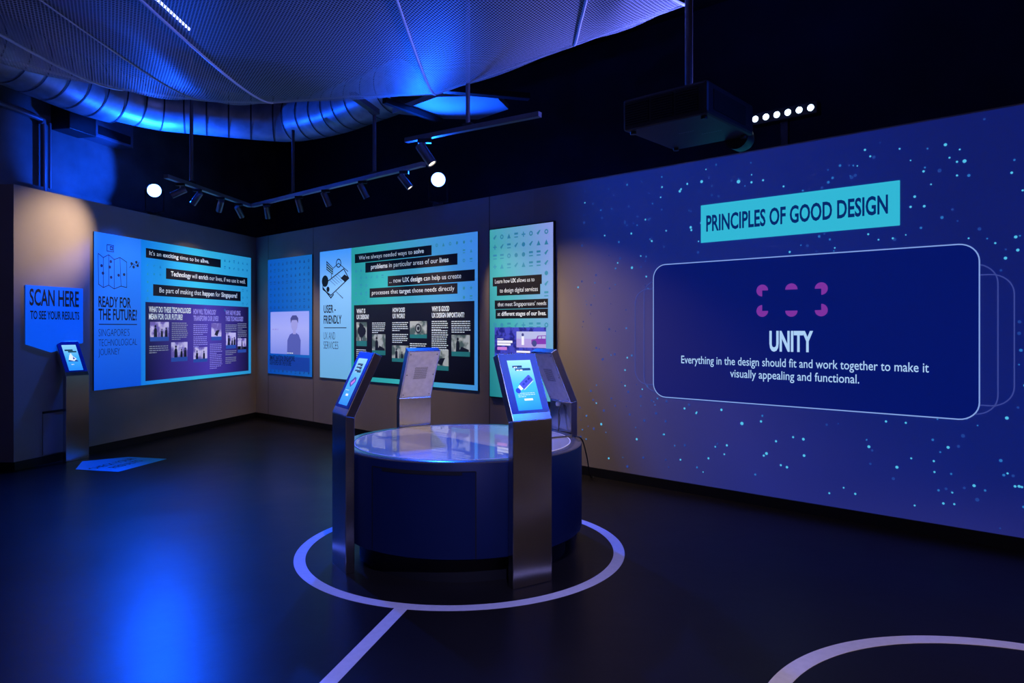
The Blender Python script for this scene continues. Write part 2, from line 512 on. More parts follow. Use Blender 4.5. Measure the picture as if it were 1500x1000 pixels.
def photo(parent, x0, y0, x1, y1, m, cap, kind, z=0.002):
    """a printed photograph with a caption strip along its foot"""
    ch = (y1 - y0) * 0.22
    o = MB().rect(x0, y0 + ch, x1, y1, z).build('photo', m, parent, fix=False)
    wd, ht = x1 - x0, y1 - y0 - ch
    b = MB(); zz = z + 0.0006; yb = y0 + ch
    def fig(fx, s):
        cx = x0 + wd * fx; hh = ht * s
        b.disc((cx, yb + hh * 0.88), hh * 0.11, zz, 12)
        b.face([(cx - hh * 0.2, yb, zz), (cx + hh * 0.2, yb, zz), (cx + hh * 0.17, yb + hh * 0.6, zz), (cx + hh * 0.08, yb + hh * 0.75, zz), (cx - hh * 0.08, yb + hh * 0.75, zz), (cx - hh * 0.17, yb + hh * 0.6, zz)])
    if kind == 'tree':
        for fx, fy, r in ((0.5, 0.7, 0.2), (0.33, 0.55, 0.2), (0.67, 0.52, 0.22), (0.5, 0.42, 0.24), (0.4, 0.84, 0.12)):
            b.disc((x0 + wd * fx, yb + ht * fy), wd * r * 1.15, zz, 9); zz += 0.0001
        b.rect(x0 + wd * 0.46, yb, x0 + wd * 0.54, yb + ht * 0.3, zz)
    elif kind == 'wheel':
        b.ring(ht * 0.26, ht * 0.36, zz, zz + 0.0003, 24, (x0 + wd * 0.5, yb + ht * 0.45)); b.disc((x0 + wd * 0.5, yb + ht * 0.45), ht * 0.14, zz, 12)
    elif kind == 'group':
        fig(0.28, 0.8); zz += 0.0001; fig(0.62, 0.55); zz += 0.0001; fig(0.85, 0.65)
    elif kind == 'two':
        fig(0.25, 0.75); zz += 0.0001; fig(0.75, 0.7)
    elif kind == 'sit':
        fig(0.35, 0.85); zz += 0.0001
        b.face([(x0 + wd * 0.4, yb, zz), (x0 + wd * 0.95, yb, zz), (x0 + wd * 0.95, yb + ht * 0.12, zz), (x0 + wd * 0.55, yb + ht * 0.3, zz)])
    elif kind == 'hand':
        b.face([(x0 + wd * 0.3, yb + ht * 0.15, zz), (x0 + wd * 0.6, yb + ht * 0.02, zz), (x0 + wd * 0.8, yb + ht * 0.5, zz), (x0 + wd * 0.5, yb + ht * 0.45, zz)])
    elif kind == 'tower':
        b.face([(x0 + wd * 0.4, yb, zz), (x0 + wd * 0.6, yb, zz), (x0 + wd * 0.52, yb + ht * 0.9, zz), (x0 + wd * 0.48, yb + ht * 0.9, zz)])
        b.rect(x0, yb, x0 + wd * 0.38, yb + ht * 0.3, zz); b.rect(x0 + wd * 0.62, yb, x1, yb + ht * 0.25, zz)
    b.build('silhouette', M['photo_dark'], o, fix=False)
    c = MB().rect(x0, y0, x1, y0 + ch, z).build('caption_strip', cap, o, fix=False)
    return o

class Panel:
    """lightbox panel on a wall; local x right, y up from its lower left corner, in metres"""
    def __init__(s, frame, TL, BR, name, label, cat, depth=0.012, group=None):
        s.f = frame
        s.u0, s.v1 = frame.px(*TL)
        s.u1, s.v0 = frame.px(*BR)
        s.W, s.H = s.u1 - s.u0, s.v1 - s.v0
        s.D = depth
        s.o = empty(name, frame.matrix(s.u0, s.v0, 0.004), label, cat, group)
    def p(s, x, y):
        u, v = s.f.px(x, y)
        return (u - s.u0, v - s.v0)
    def body(s, m, name='frame'):
        return MB().box((0, 0, 0), (s.W, s.H, s.D - 0.002)).build(name, m, s.o)
    def print_(s, x0, y0, x1, y1, m, name, lift=0.0):
        return MB().rect(x0, y0, x1, y1, s.D + lift).build(name, m, s.o, fix=False)
    def bar(s, TL, BR, pieces, m_bar, m_txt, pad=(0.05, 0.05), lift=0.001, name='quote_bar', cap=0.44, base=0.32, wd=None):
        x0, y1 = s.p(*TL); x1, y0 = s.p(*BR)
        o = MB().rect(x0, y0, x1, y1, s.D + lift).build(name, m_bar, s.o, fix=False)
        W_, H_ = x1 - x0, y1 - y0
        if pieces:
            lettering(pieces, x0 + W_ * pad[0], y0 + H_ * base, W_ * (1 - pad[0] - pad[1]), H_ * cap, m_txt, o, s.D + lift + 0.001)
        return o
    def text(s, BL, TR, txt, m, bold=0.0, lift=0.0015, parent=None, name='lettering'):
        x0, y0 = s.p(*BL); x1, y1 = s.p(*TR)
        return lettering(txt, x0, y0, x1 - x0, y1 - y0, m, parent or s.o, s.D + lift, bold, name)
    def skip(s, *rects):
        out = []
        for TL, BR in rects:
            x0, y1 = s.p(*TL); x1, y0 = s.p(*BR)
            out.append((x0 - 0.04, y0 - 0.05, x1 + 0.04, y1 + 0.05))
        return out

B_ = 0.022
M['p1_column'] = glowing('blue_backlit_print', [(0.0, (0.002, 0.085, 0.72)), (1.0, (0.02, 0.20, 0.95))], 0.85, (0, 1))
M['p1_print'] = glowing('cyan_backlit_print', [(0.0, (0.004, 0.20, 0.80)), (0.45, (0.04, 0.52, 0.84)), (1.0, (0.02, 0.30, 0.66))], 0.85, (1, 0.0))
M['p2_print'] = glowing('dim_blue_backlit_print', [(0.0, (0.0, 0.07, 0.52)), (1.0, (0.01, 0.17, 0.58))], 0.75, (0.7, 0.3))
M['p3_column'] = glowing('pale_blue_backlit_print', [(0.0, (0.14, 0.40, 0.68)), (0.7, (0.20, 0.46, 0.86)), (1.0, (0.05, 0.30, 0.92))], 0.95, (0, 1))
M['p3_print'] = glowing('mint_to_blue_backlit_print', [(0.0, (0.012, 0.30, 0.30)), (0.35, (0.035, 0.42, 0.46)), (0.7, (0.06, 0.34, 0.66)), (1.0, (0.05, 0.26, 0.82))], 0.85, (0.85, 0.15))
M['p4_print'] = glowing('mint_to_lilac_backlit_print', [(0.0, (0.012, 0.22, 0.26)), (0.4, (0.06, 0.42, 0.46)), (0.75, (0.16, 0.38, 0.66)), (1.0, (0.30, 0.36, 0.85))], 0.85, (0.6, 0.4))
M['icon_cyan'] = mat('cyan_icon_print', (0.02, 0.22, 0.40), 0.5, emit=(0.008, 0.20, 0.48), strength=0.75)
M['icon_blue'] = mat('blue_icon_print', (0.01, 0.07, 0.30), 0.5, emit=(0.01, 0.06, 0.30), strength=0.5)
M['icon_mint'] = mat('mint_icon_print', (0.03, 0.22, 0.32), 0.5, emit=(0.03, 0.22, 0.38), strength=0.8)

# --- left wall: "ready for the future" panel
P = Panel(WL, (136, 338.7), (366.3, 546.6), 'exhibition_panel', 'wide blue backlit panel titled READY FOR THE FUTURE on the left wall', 'panel')
P.body(M['black_plastic'])
xd, _ = P.p(205, 450)
P.print_(0, 0, xd, P.H, M['p1_column'], 'title_column')
P.print_(xd, 0, P.W, P.H, M['p1_print'], 'printed_face')
q1 = ((212, 363), (322, 392)); q2 = ((241.5, 392.5), (361, 420)); q3 = ((222.5, 416), (351, 441)); bd = ((211.3, 442), (362.7, 542.5))
icons('icon_pattern', P.o, M['icon_cyan'], xd + 0.06, P.H * 0.51, P.W - 0.05, P.H - 0.05, 20, 8, 0.042, P.skip(q1, q2, q3), P.D + 0.0008)
P.bar(*q1, [("It's an ", 0), ("exciting", B_), (" time to be ", 0), ("alive.", B_)], M['bar'], M['white_ink'], (0.04, 0.18))
P.bar(*q2, [("Technology", B_), (" will ", 0), ("enrich", B_), (" our lives, if we use it well.", 0)], M['bar'], M['white_ink'], (0.05, 0.03), 0.002)
P.bar(*q3, [("Be part of making that ", 0), ("happen", B_), (" for ", 0), ("Singapore!", B_)], M['bar'], M['white_ink'], (0.06, 0.05), 0.003)
bx0, by1 = P.p(*bd[0]); bx1, by0 = P.p(*bd[1])
brd = MB().rect(bx0, by0, bx1, by1, P.D + 0.001).build('info_board', M['board_painted_glow'], P.o, fix=False)
bw, bh = bx1 - bx0, by1 - by0
def bl(fx, fy): return (bx0 + bw * fx, by0 + bh * fy)
zt = P.D + 0.003
def heads(parent, lines, fx, fw, fy, fh, m, z):
    for i, (t, k) in enumerate(lines):
        x, y = bl(fx, fy - i * fh * 1.35)
        lettering(t, x, y, bw * fw * k, bh * fh, m, parent, z, 0.03, 'heading')
heads(brd, (('WHAT DO THESE TECHNOLOGIES', 1), ('MEAN FOR OUR FUTURE?', 0.79)), 0.027, 0.36, 0.875, 0.068, M['white_ink'], zt)
heads(brd, (('HOW WILL TECHNOLOGY', 0.9), ('TRANSFORM OUR LIVES?', 1)), 0.41, 0.25, 0.865, 0.068, M['lilac_ink'], zt)
heads(brd, (('WHY ARE WE USING', 0.84), ('THESE TECHNOLOGIES?', 1)), 0.735, 0.20, 0.865, 0.066, M['lilac_ink'], zt)
for (fx0, fy0, fx1, fy1, k) in ((0.035, 0.50, 0.19, 0.75, 'group'), (0.21, 0.22, 0.355, 0.48, 'group'), (0.41, 0.19, 0.545, 0.40, 'two'), (0.585, 0.49, 0.69, 0.74, 'hand'), (0.74, 0.36, 0.85, 0.60, 'group'), (0.87, 0.29, 0.97, 0.51, 'tower')):
    photo(brd, *bl(fx0, fy0), *bl(fx1, fy1), M['photo_violet'], M['caption_blue'], k, zt)
for i, (fx, fy, fw, n) in enumerate(((0.03, 0.45, 0.16, 4), (0.215, 0.75, 0.145, 9), (0.41, 0.73, 0.14, 6), (0.41, 0.56, 0.14, 6), (0.57, 0.45, 0.13, 6), (0.57, 0.29, 0.13, 8), (0.735, 0.73, 0.13, 5), (0.735, 0.34, 0.13, 3), (0.735, 0.24, 0.13, 4), (0.87, 0.75, 0.11, 4), (0.87, 0.64, 0.11, 5))):
    x, y = bl(fx, fy)
    paragraph(brd, x, y, bw * fw, n, bh * 0.027, M['lilac_ink'] if 0.4 < fx < 0.7 else M['pale_ink'], i, zt)
P.text((142.5, 449), (190, 436.5), 'READY FOR', M['ink'], 0.02, name='title_lettering')
P.text((142.5, 468), (199, 454), 'THE FUTURE?', M['ink'], 0.02, name='title_lettering')
x0, y0 = P.p(143, 475.5); x1, _ = P.p(199, 475.5)
MB().rect(x0, y0, x1, y0 + 0.012, P.D + 0.001).build('rule', M['ink_thin'], P.o, fix=False)
P.text((142.5, 492.5), (188, 481.5), "SINGAPORE'S", M['ink_thin'], -0.012, name='subtitle_lettering')
P.text((142.5, 507), (199, 495.5), 'TECHNOLOGICAL', M['ink_thin'], -0.012, name='subtitle_lettering')
P.text((142.5, 520.5), (174, 509.5), 'JOURNEY', M['ink_thin'], -0.012, name='subtitle_lettering')
# line drawing of a folded map
b = MB(); zz = P.D + 0.002
def stroke(b, pts, wd, z):
    for a, c in zip(pts, pts[1:]):
        a, c = Vector((*a, 0)), Vector((*c, 0))
        d = (c - a); n = Vector((-d.y, d.x, 0)).normalized() * wd / 2; e = d.normalized() * wd * 0.4
        b.face([(a.x - n.x - e.x, a.y - n.y - e.y, z), (c.x - n.x + e.x, c.y - n.y + e.y, z), (c.x + n.x + e.x, c.y + n.y + e.y, z), (a.x + n.x - e.x, a.y + n.y - e.y, z)])
top = [P.p(142, 371), P.p(149.5, 377), P.p(157.5, 373), P.p(165.5, 380), P.p(174, 377), P.p(184, 384)]
bot = [P.p(142.5, 416), P.p(149.5, 421), P.p(157.5, 417.5), P.p(165.5, 423), P.p(175.5, 419), P.p(184, 421)]
stroke(b, top, 0.009, zz); stroke(b, bot, 0.009, zz)
for a, c in zip(top, bot): stroke(b, [a, c], 0.007, zz)
for q in ((147, 389), (160.5, 383), (159, 391), (149, 400), (161, 406), (172, 403), (180, 402), (191, 386), (194, 391), (200, 389), (198, 384)):
    b.disc(P.p(*q), 0.02, zz, 10)
stroke(b, [P.p(155, 358), P.p(164.5, 359.5), P.p(164.5, 369), P.p(155, 367.5), P.p(155, 358)], 0.009, zz)
stroke(b, [P.p(160, 361), P.p(163, 361.5), P.p(163, 366), P.p(160, 365.5), P.p(160, 361)], 0.012, zz)
stroke(b, [P.p(188, 392), P.p(193, 386), P.p(199, 390), P.p(202, 384)], 0.008, zz)
b.build('map_drawing', M['ink_thin'], P.o, fix=False)

# --- left wall: SCAN HERE sign (shield with a pointed foot)
P = Panel(WL, (36.5, 417), (120.5, 502), 'wall_sign', 'blue shield shaped sign reading SCAN HERE on the left wall', 'sign', 0.006)
tip = P.p(74, 516)
MB().poly([(0, 0), (tip[0], tip[1]), (P.W, 0), (P.W, P.H), (0, P.H)], 0, P.D).build('sign_plate', M['sign'], P.o)
P.text((42, 446.5), (114.5, 427.5), 'SCAN HERE', M['ink'], 0.02, 0.001)
P.text((43, 467), (115, 457), 'TO SEE YOUR RESULTS', M['ink'], 0.022, 0.001)

# --- back wall: video panel
P = Panel(WB, (393.8, 380.8), (458.5, 552), 'exhibition_panel', 'narrow dim blue panel with a video screen nearest the room corner', 'panel')
P.body(M['black_plastic'])
P.print_(0, 0, P.W, P.H, M['p2_print'], 'printed_face')
icons('icon_pattern', P.o, M['icon_blue'], 0.03, P.H * 0.55, P.W - 0.03, P.H - 0.04, 10, 8, 0.05, (), P.D + 0.0008)
icons('icon_pattern', P.o, M['icon_blue'], 0.03, 0.02, P.W - 0.03, 0.09, 10, 1, 0.05, (), P.D + 0.0008)
x0, y1 = P.p(398, 457); x1, y0 = P.p(454.5, 520)
M['video'] = glowing('video_picture', [(0, (0.22, 0.28, 0.80)), (0.6, (0.38, 0.42, 0.92)), (1, (0.30, 0.36, 0.90))], 0.85, (0, 1))
M['video_skin'] = mat('video_skin', (0.1, 0.1, 0.1), 0.4, emit=(0.34, 0.34, 0.80), strength=0.9)
M['video_hair'] = mat('video_hair', (0.02, 0.02, 0.05), 0.4, emit=(0.06, 0.07, 0.28), strength=0.9)
M['video_top'] = mat('video_jumper', (0.02, 0.02, 0.05), 0.4, emit=(0.085, 0.11, 0.46), strength=0.9)
M['strip_blue'] = mat('blue_print_strip', (0.01, 0.05, 0.35), 0.4, emit=(0.006, 0.05, 0.36), strength=0.7)
scr = MB().rect(x0, y0, x1, y1, P.D + 0.004).build('video_screen', M['video'], P.o, fix=False)
fx, _ = P.p(433, 500)
hw, hh = x1 - x0, y1 - y0
z = P.D + 0.005
MB().poly([(fx - hw * .19, y0), (fx - hw * .18, y0 + hh * .33), (fx - hw * .12, y0 + hh * .46), (fx - hw * .05, y0 + hh * .50), (fx + hw * .05, y0 + hh * .50), (fx + hw * .11, y0 + hh * .46), (fx + hw * .16, y0 + hh * .33), (fx + hw * .15, y0)], z).build('jumper_picture', M['video_top'], scr, fix=False)
b = MB().poly([(fx + hw * .085 * math.cos(a) , y0 + hh * .70 + hh * .17 * math.sin(a)) for a in [2 * PI * i / 20 for i in range(20)]], z + 0.0004)
b.rect(fx - hw * .04, y0 + hh * .47, fx + hw * .04, y0 + hh * .58, z + 0.0003).build('face_picture', M['video_skin'], scr, fix=False)
MB().poly([(fx - hw * .095, y0 + hh * .72), (fx - hw * .06, y0 + hh * .80), (fx + hw * .06, y0 + hh * .80), (fx + hw * .095, y0 + hh * .72), (fx + hw * .10, y0 + hh * .84), (fx + hw * .05, y0 + hh * .91), (fx - hw * .05, y0 + hh * .91), (fx - hw * .10, y0 + hh * .84)], z + 0.0008).build('hair_picture', M['video_hair'], scr, fix=False)
paragraph(scr, x0 + hw * 0.05, y0 + hh * 0.63, hw * 0.38, 1, hh * 0.09, M['video_skin'], 3, z, 'subtitle')
paragraph(scr, x0 + hw * 0.45, y0 + hh * 0.06, hw * 0.25, 1, hh * 0.06, M['white_ink'], 5, z + 0.001, 'subtitle')
bx0_, by1_ = P.p(396, 521); bx1_, by0_ = P.p(455, 545)
st = MB().rect(bx0_, by0_, bx1_, by1_, P.D + 0.001).build('caption_strip', M['strip_blue'], P.o, fix=False)
P.text((396.5, 526.5), (433.5, 521.7), 'SMART NATION SINGAPORE,', M['ink'], 0.01, 0.002, st)
P.text((396.5, 533.5), (428, 528.5), 'OUR HOPES FOR THE FUTURE', M['ink'], 0.01, 0.002, st)

# --- back wall: user-friendly panel
P = Panel(WB, (470, 369.3), (701.3, 572), 'exhibition_panel', 'wide mint and blue backlit panel titled USER-FRIENDLY behind the kiosks', 'panel')
P.body(M['black_plastic'])
xd, _ = P.p(516, 450)
P.print_(0, 0, xd, P.H, M['p3_column'], 'title_column')
P.print_(xd, 0, P.W, P.H, M['p3_print'], 'printed_face')
r1 = ((521.3, 372.5), (633.8, 375)); 
def q(TLx, TLy, BRx, BRy): return ((505 + TLx / 4, 330 + TLy / 4), (505 + BRx / 4, 330 + BRy / 4))
q1 = q(65, 170, 515, 175); q2 = q(127, 220, 667, 230); q3 = q(258, 298, 768, 325); q4 = q(152, 370, 667, 400)
bd = ((520, 447), (696.5, 564))
icons('icon_pattern', P.o, M['icon_mint'], xd + 0.05, P.H * 0.56, P.W - 0.05, P.H - 0.05, 20, 7, 0.045, P.skip(q1, q2, q3, q4), P.D + 0.0008)
P.bar(*q1, [("We've always needed ways to ", 0), ("solve", B_)], M['bar'], M['white_ink'], (0.06, 0.09))
P.bar(*q2, [("problems", B_), (" in particular areas of our ", 0), ("lives", B_)], M['bar'], M['white_ink'], (0.07, 0.085), 0.002)
P.bar(*q3, [("... now ", 0), ("UX design", B_), (" can help us create", 0)], M['bar'], M['white_ink'], (0.02, 0.14))
P.bar(*q4, [("processes that ", 0), ("target", B_), (" those needs directly", 0)], M['bar'], M['white_ink'], (0.03, 0.03), 0.002)
bx0, by1 = P.p(*bd[0]); bx1, by0 = P.p(*bd[1])
bw, bh = bx1 - bx0, by1 - by0
brd = MB().rect(bx0, by0, bx1, by1, P.D + 0.001).build('info_board', M['board'], P.o, fix=False)
zt = P.D + 0.003
def tb(t, BL, TR):
    P.text((505 + BL[0] / 4, 330 + BL[1] / 4), (505 + TR[0] / 4, 330 + TR[1] / 4), t, M['white_ink'], 0.035, 0.003, brd, 'heading')
tb('WHAT IS', (76, 514), (127, 489)); tb('UX DESIGN?', (76, 549), (148, 523))
tb('HOW DOES', (287, 508), (359, 482)); tb('UX WORK?', (287, 544), (359, 517))
tb('WHY IS GOOD', (517, 503), (619, 473)); tb('UX DESIGN IMPORTANT?', (517, 540), (707, 510))
for (x0, y0, x1, y1, k) in ((75, 567, 136, 706, 'tree'), (167, 638, 245, 757, 'sit'), (283, 705, 380, 797, 'group'), (388, 560, 488, 660, 'wheel'), (518, 728, 615, 846, 'hand'), (632, 642, 740, 765, 'sit')):
    a = P.p(505 + x0 / 4, 330 + y1 / 4); c = P.p(505 + x1 / 4, 330 + y0 / 4)
    photo(brd, *a, *c, M['photo_grey'], M['caption_teal'], k, zt)
for i, (x0, y0, x1, n) in enumerate(((167, 566, 245, 6), (75, 722, 136, 5), (285, 564, 378, 5), (285, 632, 378, 5), (388, 686, 488, 3), (516, 556, 612, 5), (516, 610, 612, 11), (632, 556, 745, 6))):
    a = P.p(505 + x0 / 4, 330 + y0 / 4); c = P.p(505 + x1 / 4, 330 + y0 / 4)
    paragraph(brd, a[0], a[1], c[0] - a[0], n, bh * 0.026, M['white_ink'], i + 20, zt)
def t5(t, BL, TR, m, bo, nm):
    P.text((380 + BL[0] / 4, 330 + BL[1] / 4), (380 + TR[0] / 4, 330 + TR[1] / 4), t, m, bo, name=nm)
t5('USER -', (383, 512), (453, 466), M['ink'], 0.02, 'title_lettering')
t5('FRIENDLY', (383, 575), (487, 527), M['ink'], 0.02, 'title_lettering')
t5('UX AND', (382, 667), (450, 625), M['ink_thin'], -0.01, 'subtitle_lettering')
t5('SERVICES', (382, 722), (468, 681), M['ink_thin'], -0.01, 'subtitle_lettering')
x0, y0 = P.p(476, 480.5); x1, _ = P.p(509, 480.5)
MB().rect(x0, y0, x1, y0 + 0.012, P.D + 0.001).build('rule', M['ink_thin'], P.o, fix=False)
# line drawing: tilted phone with speech bubble
b = MB(); zz = P.D + 0.002
def e5(x, y): return P.p(380 + x / 4, 330 + y / 4)
stroke(b, [e5(378, 350), e5(500, 255), e5(530, 310), e5(425, 410), e5(378, 375), e5(378, 350)], 0.016, zz)
stroke(b, [e5(440, 250), e5(470, 222), e5(525, 270)], 0.012, zz)
stroke(b, [e5(378, 365), e5(425, 425), e5(440, 405)], 0.02, zz)
for k in range(5): stroke(b, [e5(415 + k * 12, 318 - k * 8), e5(452 + k * 12, 352 - k * 8)], 0.006, zz)
b.poly([e5(399, 208), e5(437, 248), e5(437, 290), e5(399, 260)], zz + 0.0002)
stroke(b, [e5(428, 285), e5(428, 308)], 0.012, zz)
b.poly([e5(482, 310), e5(505, 287), e5(530, 305), e5(508, 332)], zz + 0.0002)
b.disc(e5(391, 327), 0.085, zz + 0.0002, 20); b.disc(e5(408, 375), 0.04, zz + 0.0002, 16)
b.ring(0.05, 0.065, zz, zz + 0.0003, 20, e5(470, 222))
for k in range(7): b.rect(e5(455 + k * 6, 392 + k * 6)[0], e5(455 + k * 6, 392 + k * 6)[1], e5(455 + k * 6, 392)[0] + 0.02, e5(455, 392 + k * 6)[1] + 0.012, zz)
b.build('phone_drawing', M['ink'], P.o, fix=False)
b = MB()
for k in range(3): stroke(b, [e5(402, 222 + k * 15), e5(434, 253 + k * 13)], 0.012, zz + 0.0006)
b.build('bubble_stripes', M['p3_column'], P.o, fix=False)

# --- back wall: tall narrow panel beside the projection
P = Panel(WB, (719.4, 336), (814.5, 590), 'exhibition_panel', 'tall narrow mint to lilac panel beside the projected slide', 'panel', 0.03)
P.body(M['black_plastic'])
P.print_(0.012, 0.012, P.W - 0.012, P.H - 0.012, M['p4_print'], 'printed_face')
K = 3.7037
def q7(a, c, d, e): return ((700 + a / K, 310 + c / K), (700 + d / K, 310 + e / K))
qa = q7(92, 358, 358, 392); qb = q7(115, 405, 350, 447); qc = q7(103, 482, 392, 522); qd = q7(108, 532, 392, 577)
icons('icon_pattern', P.o, M['icon_mint'], 0.04, P.H * 0.40, P.W - 0.05, P.H - 0.05, 8, 10, 0.055, P.skip(qa, qb, qc, qd), P.D + 0.0008)
P.bar(*qa, [("Learn how ", 0), ("UX", B_), (" allows us to", 0)], M['board'], M['white_ink'], (0.05, 0.14))
P.bar(*qb, [("to design digital services", 0)], M['board'], M['white_ink'], (0.07, 0.05), 0.002)
P.bar(*qc, [("that meet Singaporeans' needs", 0)], M['board'], M['white_ink'], (0.06, 0.03))
P.bar(*qd, [("at ", 0), ("different stages of our lives.", B_)], M['board'], M['white_ink'], (0.04, 0.03), 0.002)
M['video_stars'] = photo_material('starry_video', (0.05, 0.06, 0.50), (0.012, 0.015, 0.20), 14, 0.8)
M['video_sky'] = mat('video_pale_picture', (0.2, 0.2, 0.3), 0.4, emit=(0.46, 0.52, 0.85), strength=0.85)
M['video_road'] = mat('video_lilac_picture', (0.2, 0.2, 0.3), 0.4, emit=(0.42, 0.32, 0.78), strength=0.85)
M['video_car'] = mat('video_purple_picture', (0.1, 0.02, 0.2), 0.4, emit=(0.20, 0.04, 0.42), strength=0.9)
M['video_pink'] = mat('video_pink_picture', (0.2, 0.1, 0.2), 0.4, emit=(0.62, 0.22, 0.72), strength=0.9)
M['video_white'] = mat('video_white_picture', (0.3, 0.3, 0.3), 0.4, emit=(0.85, 0.86, 0.98), strength=0.95)
(x0, y1), (x1, y0) = P.p(700 + 103 / K, 310 + 627 / K), P.p(700 + 382 / K, 310 + 800 / K)
scr = MB().rect(x0, y0, x1, y1, P.D + 0.003).build('video_screen', M['video_stars'], P.o, fix=False)
def v7(a, c): return P.p(700 + a / K, 310 + c / K)
def vrect(name, a, c, d, e, m, z): return MB().rect(v7(a, e)[0], v7(a, e)[1], v7(d, c)[0], v7(d, c)[1], P.D + z).build(name, m, scr, fix=False)
vrect('street_picture', 222, 650, 382, 735, M['video_sky'], 0.004)
vrect('road_picture', 222, 690, 382, 735, M['video_road'], 0.0045)
b = MB(); z = P.D + 0.005
b.poly([v7(303, 718), v7(303, 694), v7(330, 688), v7(337, 672), v7(382, 670), v7(382, 718)], z).build('car_picture', M['video_car'], scr, fix=False)
MB().poly([v7(338, 688), v7(342, 676), v7(356, 675), v7(356, 688)], z + 0.0004).poly([v7(360, 688), v7(360, 675), v7(380, 674), v7(380, 688)], z + 0.0004).build('car_window_picture', M['video_sky'], scr, fix=False)
b = MB(); b.disc(v7(319, 714), 0.035, z + 0.0005, 16).disc(v7(256, 667), 0.018, z, 12)
b.build('wheel_picture', M['video_hair'], scr, fix=False)
vrect('walker_picture', 250, 675, 263, 722, M['video_white'], 0.005)
for a, c, d, e in ((118, 688, 150, 692), (118, 699, 200, 710), (118, 714, 190, 724), (222, 755, 296, 763)):
    o = vrect('caption_block', a, c, d, e, M['video_white'], 0.004)
vrect('caption_block', 118, 733, 170, 748, M['video_pink'], 0.004)

# ------------------------------------------------------------------ the projected slide on the back wall
uS0 = WB.px(782, 480)[0]
uS1 = UR - 0.1
def projection_material():
    m, nt, p = newmat('projected_night_sky')
    N, L = nt.nodes, nt.links
    p.inputs['Base Color'].default_value = (0.33, 0.285, 0.265, 1)
    p.inputs['Roughness'].default_value = 0.75
    tc = N.new('ShaderNodeTexCoord')
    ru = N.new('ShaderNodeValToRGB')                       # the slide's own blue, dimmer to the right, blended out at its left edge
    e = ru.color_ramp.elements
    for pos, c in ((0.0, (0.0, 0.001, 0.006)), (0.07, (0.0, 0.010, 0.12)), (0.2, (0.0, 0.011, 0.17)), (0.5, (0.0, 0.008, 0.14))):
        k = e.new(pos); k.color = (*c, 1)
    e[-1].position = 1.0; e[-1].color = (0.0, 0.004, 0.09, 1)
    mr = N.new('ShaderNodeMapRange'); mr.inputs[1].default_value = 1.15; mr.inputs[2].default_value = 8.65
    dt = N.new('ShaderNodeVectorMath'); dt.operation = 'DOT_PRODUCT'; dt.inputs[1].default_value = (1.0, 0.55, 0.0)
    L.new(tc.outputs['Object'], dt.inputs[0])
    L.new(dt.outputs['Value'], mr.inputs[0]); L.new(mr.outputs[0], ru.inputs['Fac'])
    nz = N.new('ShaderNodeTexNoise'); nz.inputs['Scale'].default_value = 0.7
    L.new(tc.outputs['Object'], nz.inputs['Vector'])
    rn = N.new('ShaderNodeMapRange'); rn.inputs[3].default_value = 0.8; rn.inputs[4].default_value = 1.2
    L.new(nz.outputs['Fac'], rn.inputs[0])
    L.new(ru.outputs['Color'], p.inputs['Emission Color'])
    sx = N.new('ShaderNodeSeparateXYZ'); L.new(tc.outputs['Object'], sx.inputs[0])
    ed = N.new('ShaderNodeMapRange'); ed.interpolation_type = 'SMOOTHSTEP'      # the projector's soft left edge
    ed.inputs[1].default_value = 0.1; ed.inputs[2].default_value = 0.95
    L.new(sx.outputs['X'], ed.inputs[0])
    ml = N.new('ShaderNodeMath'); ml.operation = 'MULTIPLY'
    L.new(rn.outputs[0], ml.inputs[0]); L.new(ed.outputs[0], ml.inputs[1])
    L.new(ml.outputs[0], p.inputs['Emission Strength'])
    return m
M['slide'] = projection_material()
def light_mat(name, col, strength=1.0):
    return mat(name, (0.07, 0.06, 0.06), 0.75, emit=col, strength=strength)
M['slide_card'] = light_mat('projected_navy', (0.0, 0.006, 0.135))
M['slide_cyan'] = light_mat('projected_cyan', (0.03, 0.47, 0.66))
M['slide_navy'] = light_mat('projected_dark_blue', (0.0, 0.02, 0.14))
M['slide_white'] = light_mat('projected_white', (0.40, 0.62, 0.92))
M['slide_line'] = light_mat('projected_line', (0.22, 0.36, 0.75))
M['slide_line2'] = light_mat('projected_faint_line', (0.04, 0.06, 0.28))
M['slide_purple'] = light_mat('projected_purple', (0.20, 0.03, 0.33))
M['star_a'] = light_mat('projected_star', (0.08, 0.50, 0.80))
M['star_b'] = light_mat('projected_dim_star', (0.02, 0.16, 0.48))
M['star_c'] = light_mat('projected_faint_star', (0.012, 0.05, 0.28))

root = empty('projected_slide', WB.matrix(uS0, 0.0, 0.001), 'large projected slide about UNITY over a starry blue sky on the back wall', 'projection')
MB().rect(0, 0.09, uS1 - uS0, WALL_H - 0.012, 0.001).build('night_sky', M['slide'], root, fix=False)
def sp_(x, y):
    u, v = WB.px(x, y)
    return (u - uS0, v)
def rrect(x0, y0, x1, y1, r, n=8):
    pts = []
    for cx, cy, a in ((x1 - r, y1 - r, 0), (x0 + r, y1 - r, 90), (x0 + r, y0 + r, 180), (x1 - r, y0 + r, 270)):
        for i in range(n + 1):
            t = math.radians(a + 90 * i / n)
            pts.append((cx + r * math.cos(t), cy + r * math.sin(t)))
    return pts
def outline(rect, r, wd, m, z, name='card_outline'):
    x0, y0, x1, y1 = rect
    A = rrect(x0, y0, x1, y1, r); B = rrect(x0 + wd, y0 + wd, x1 - wd, y1 - wd, r - wd)
    b = MB()
    for i in range(len(A)):
        j = (i + 1) % len(A)
        b.face([(*A[i], z), (*A[j], z), (*B[j], z), (*B[i], z)])
    return b.build(name, m, root, fix=False)
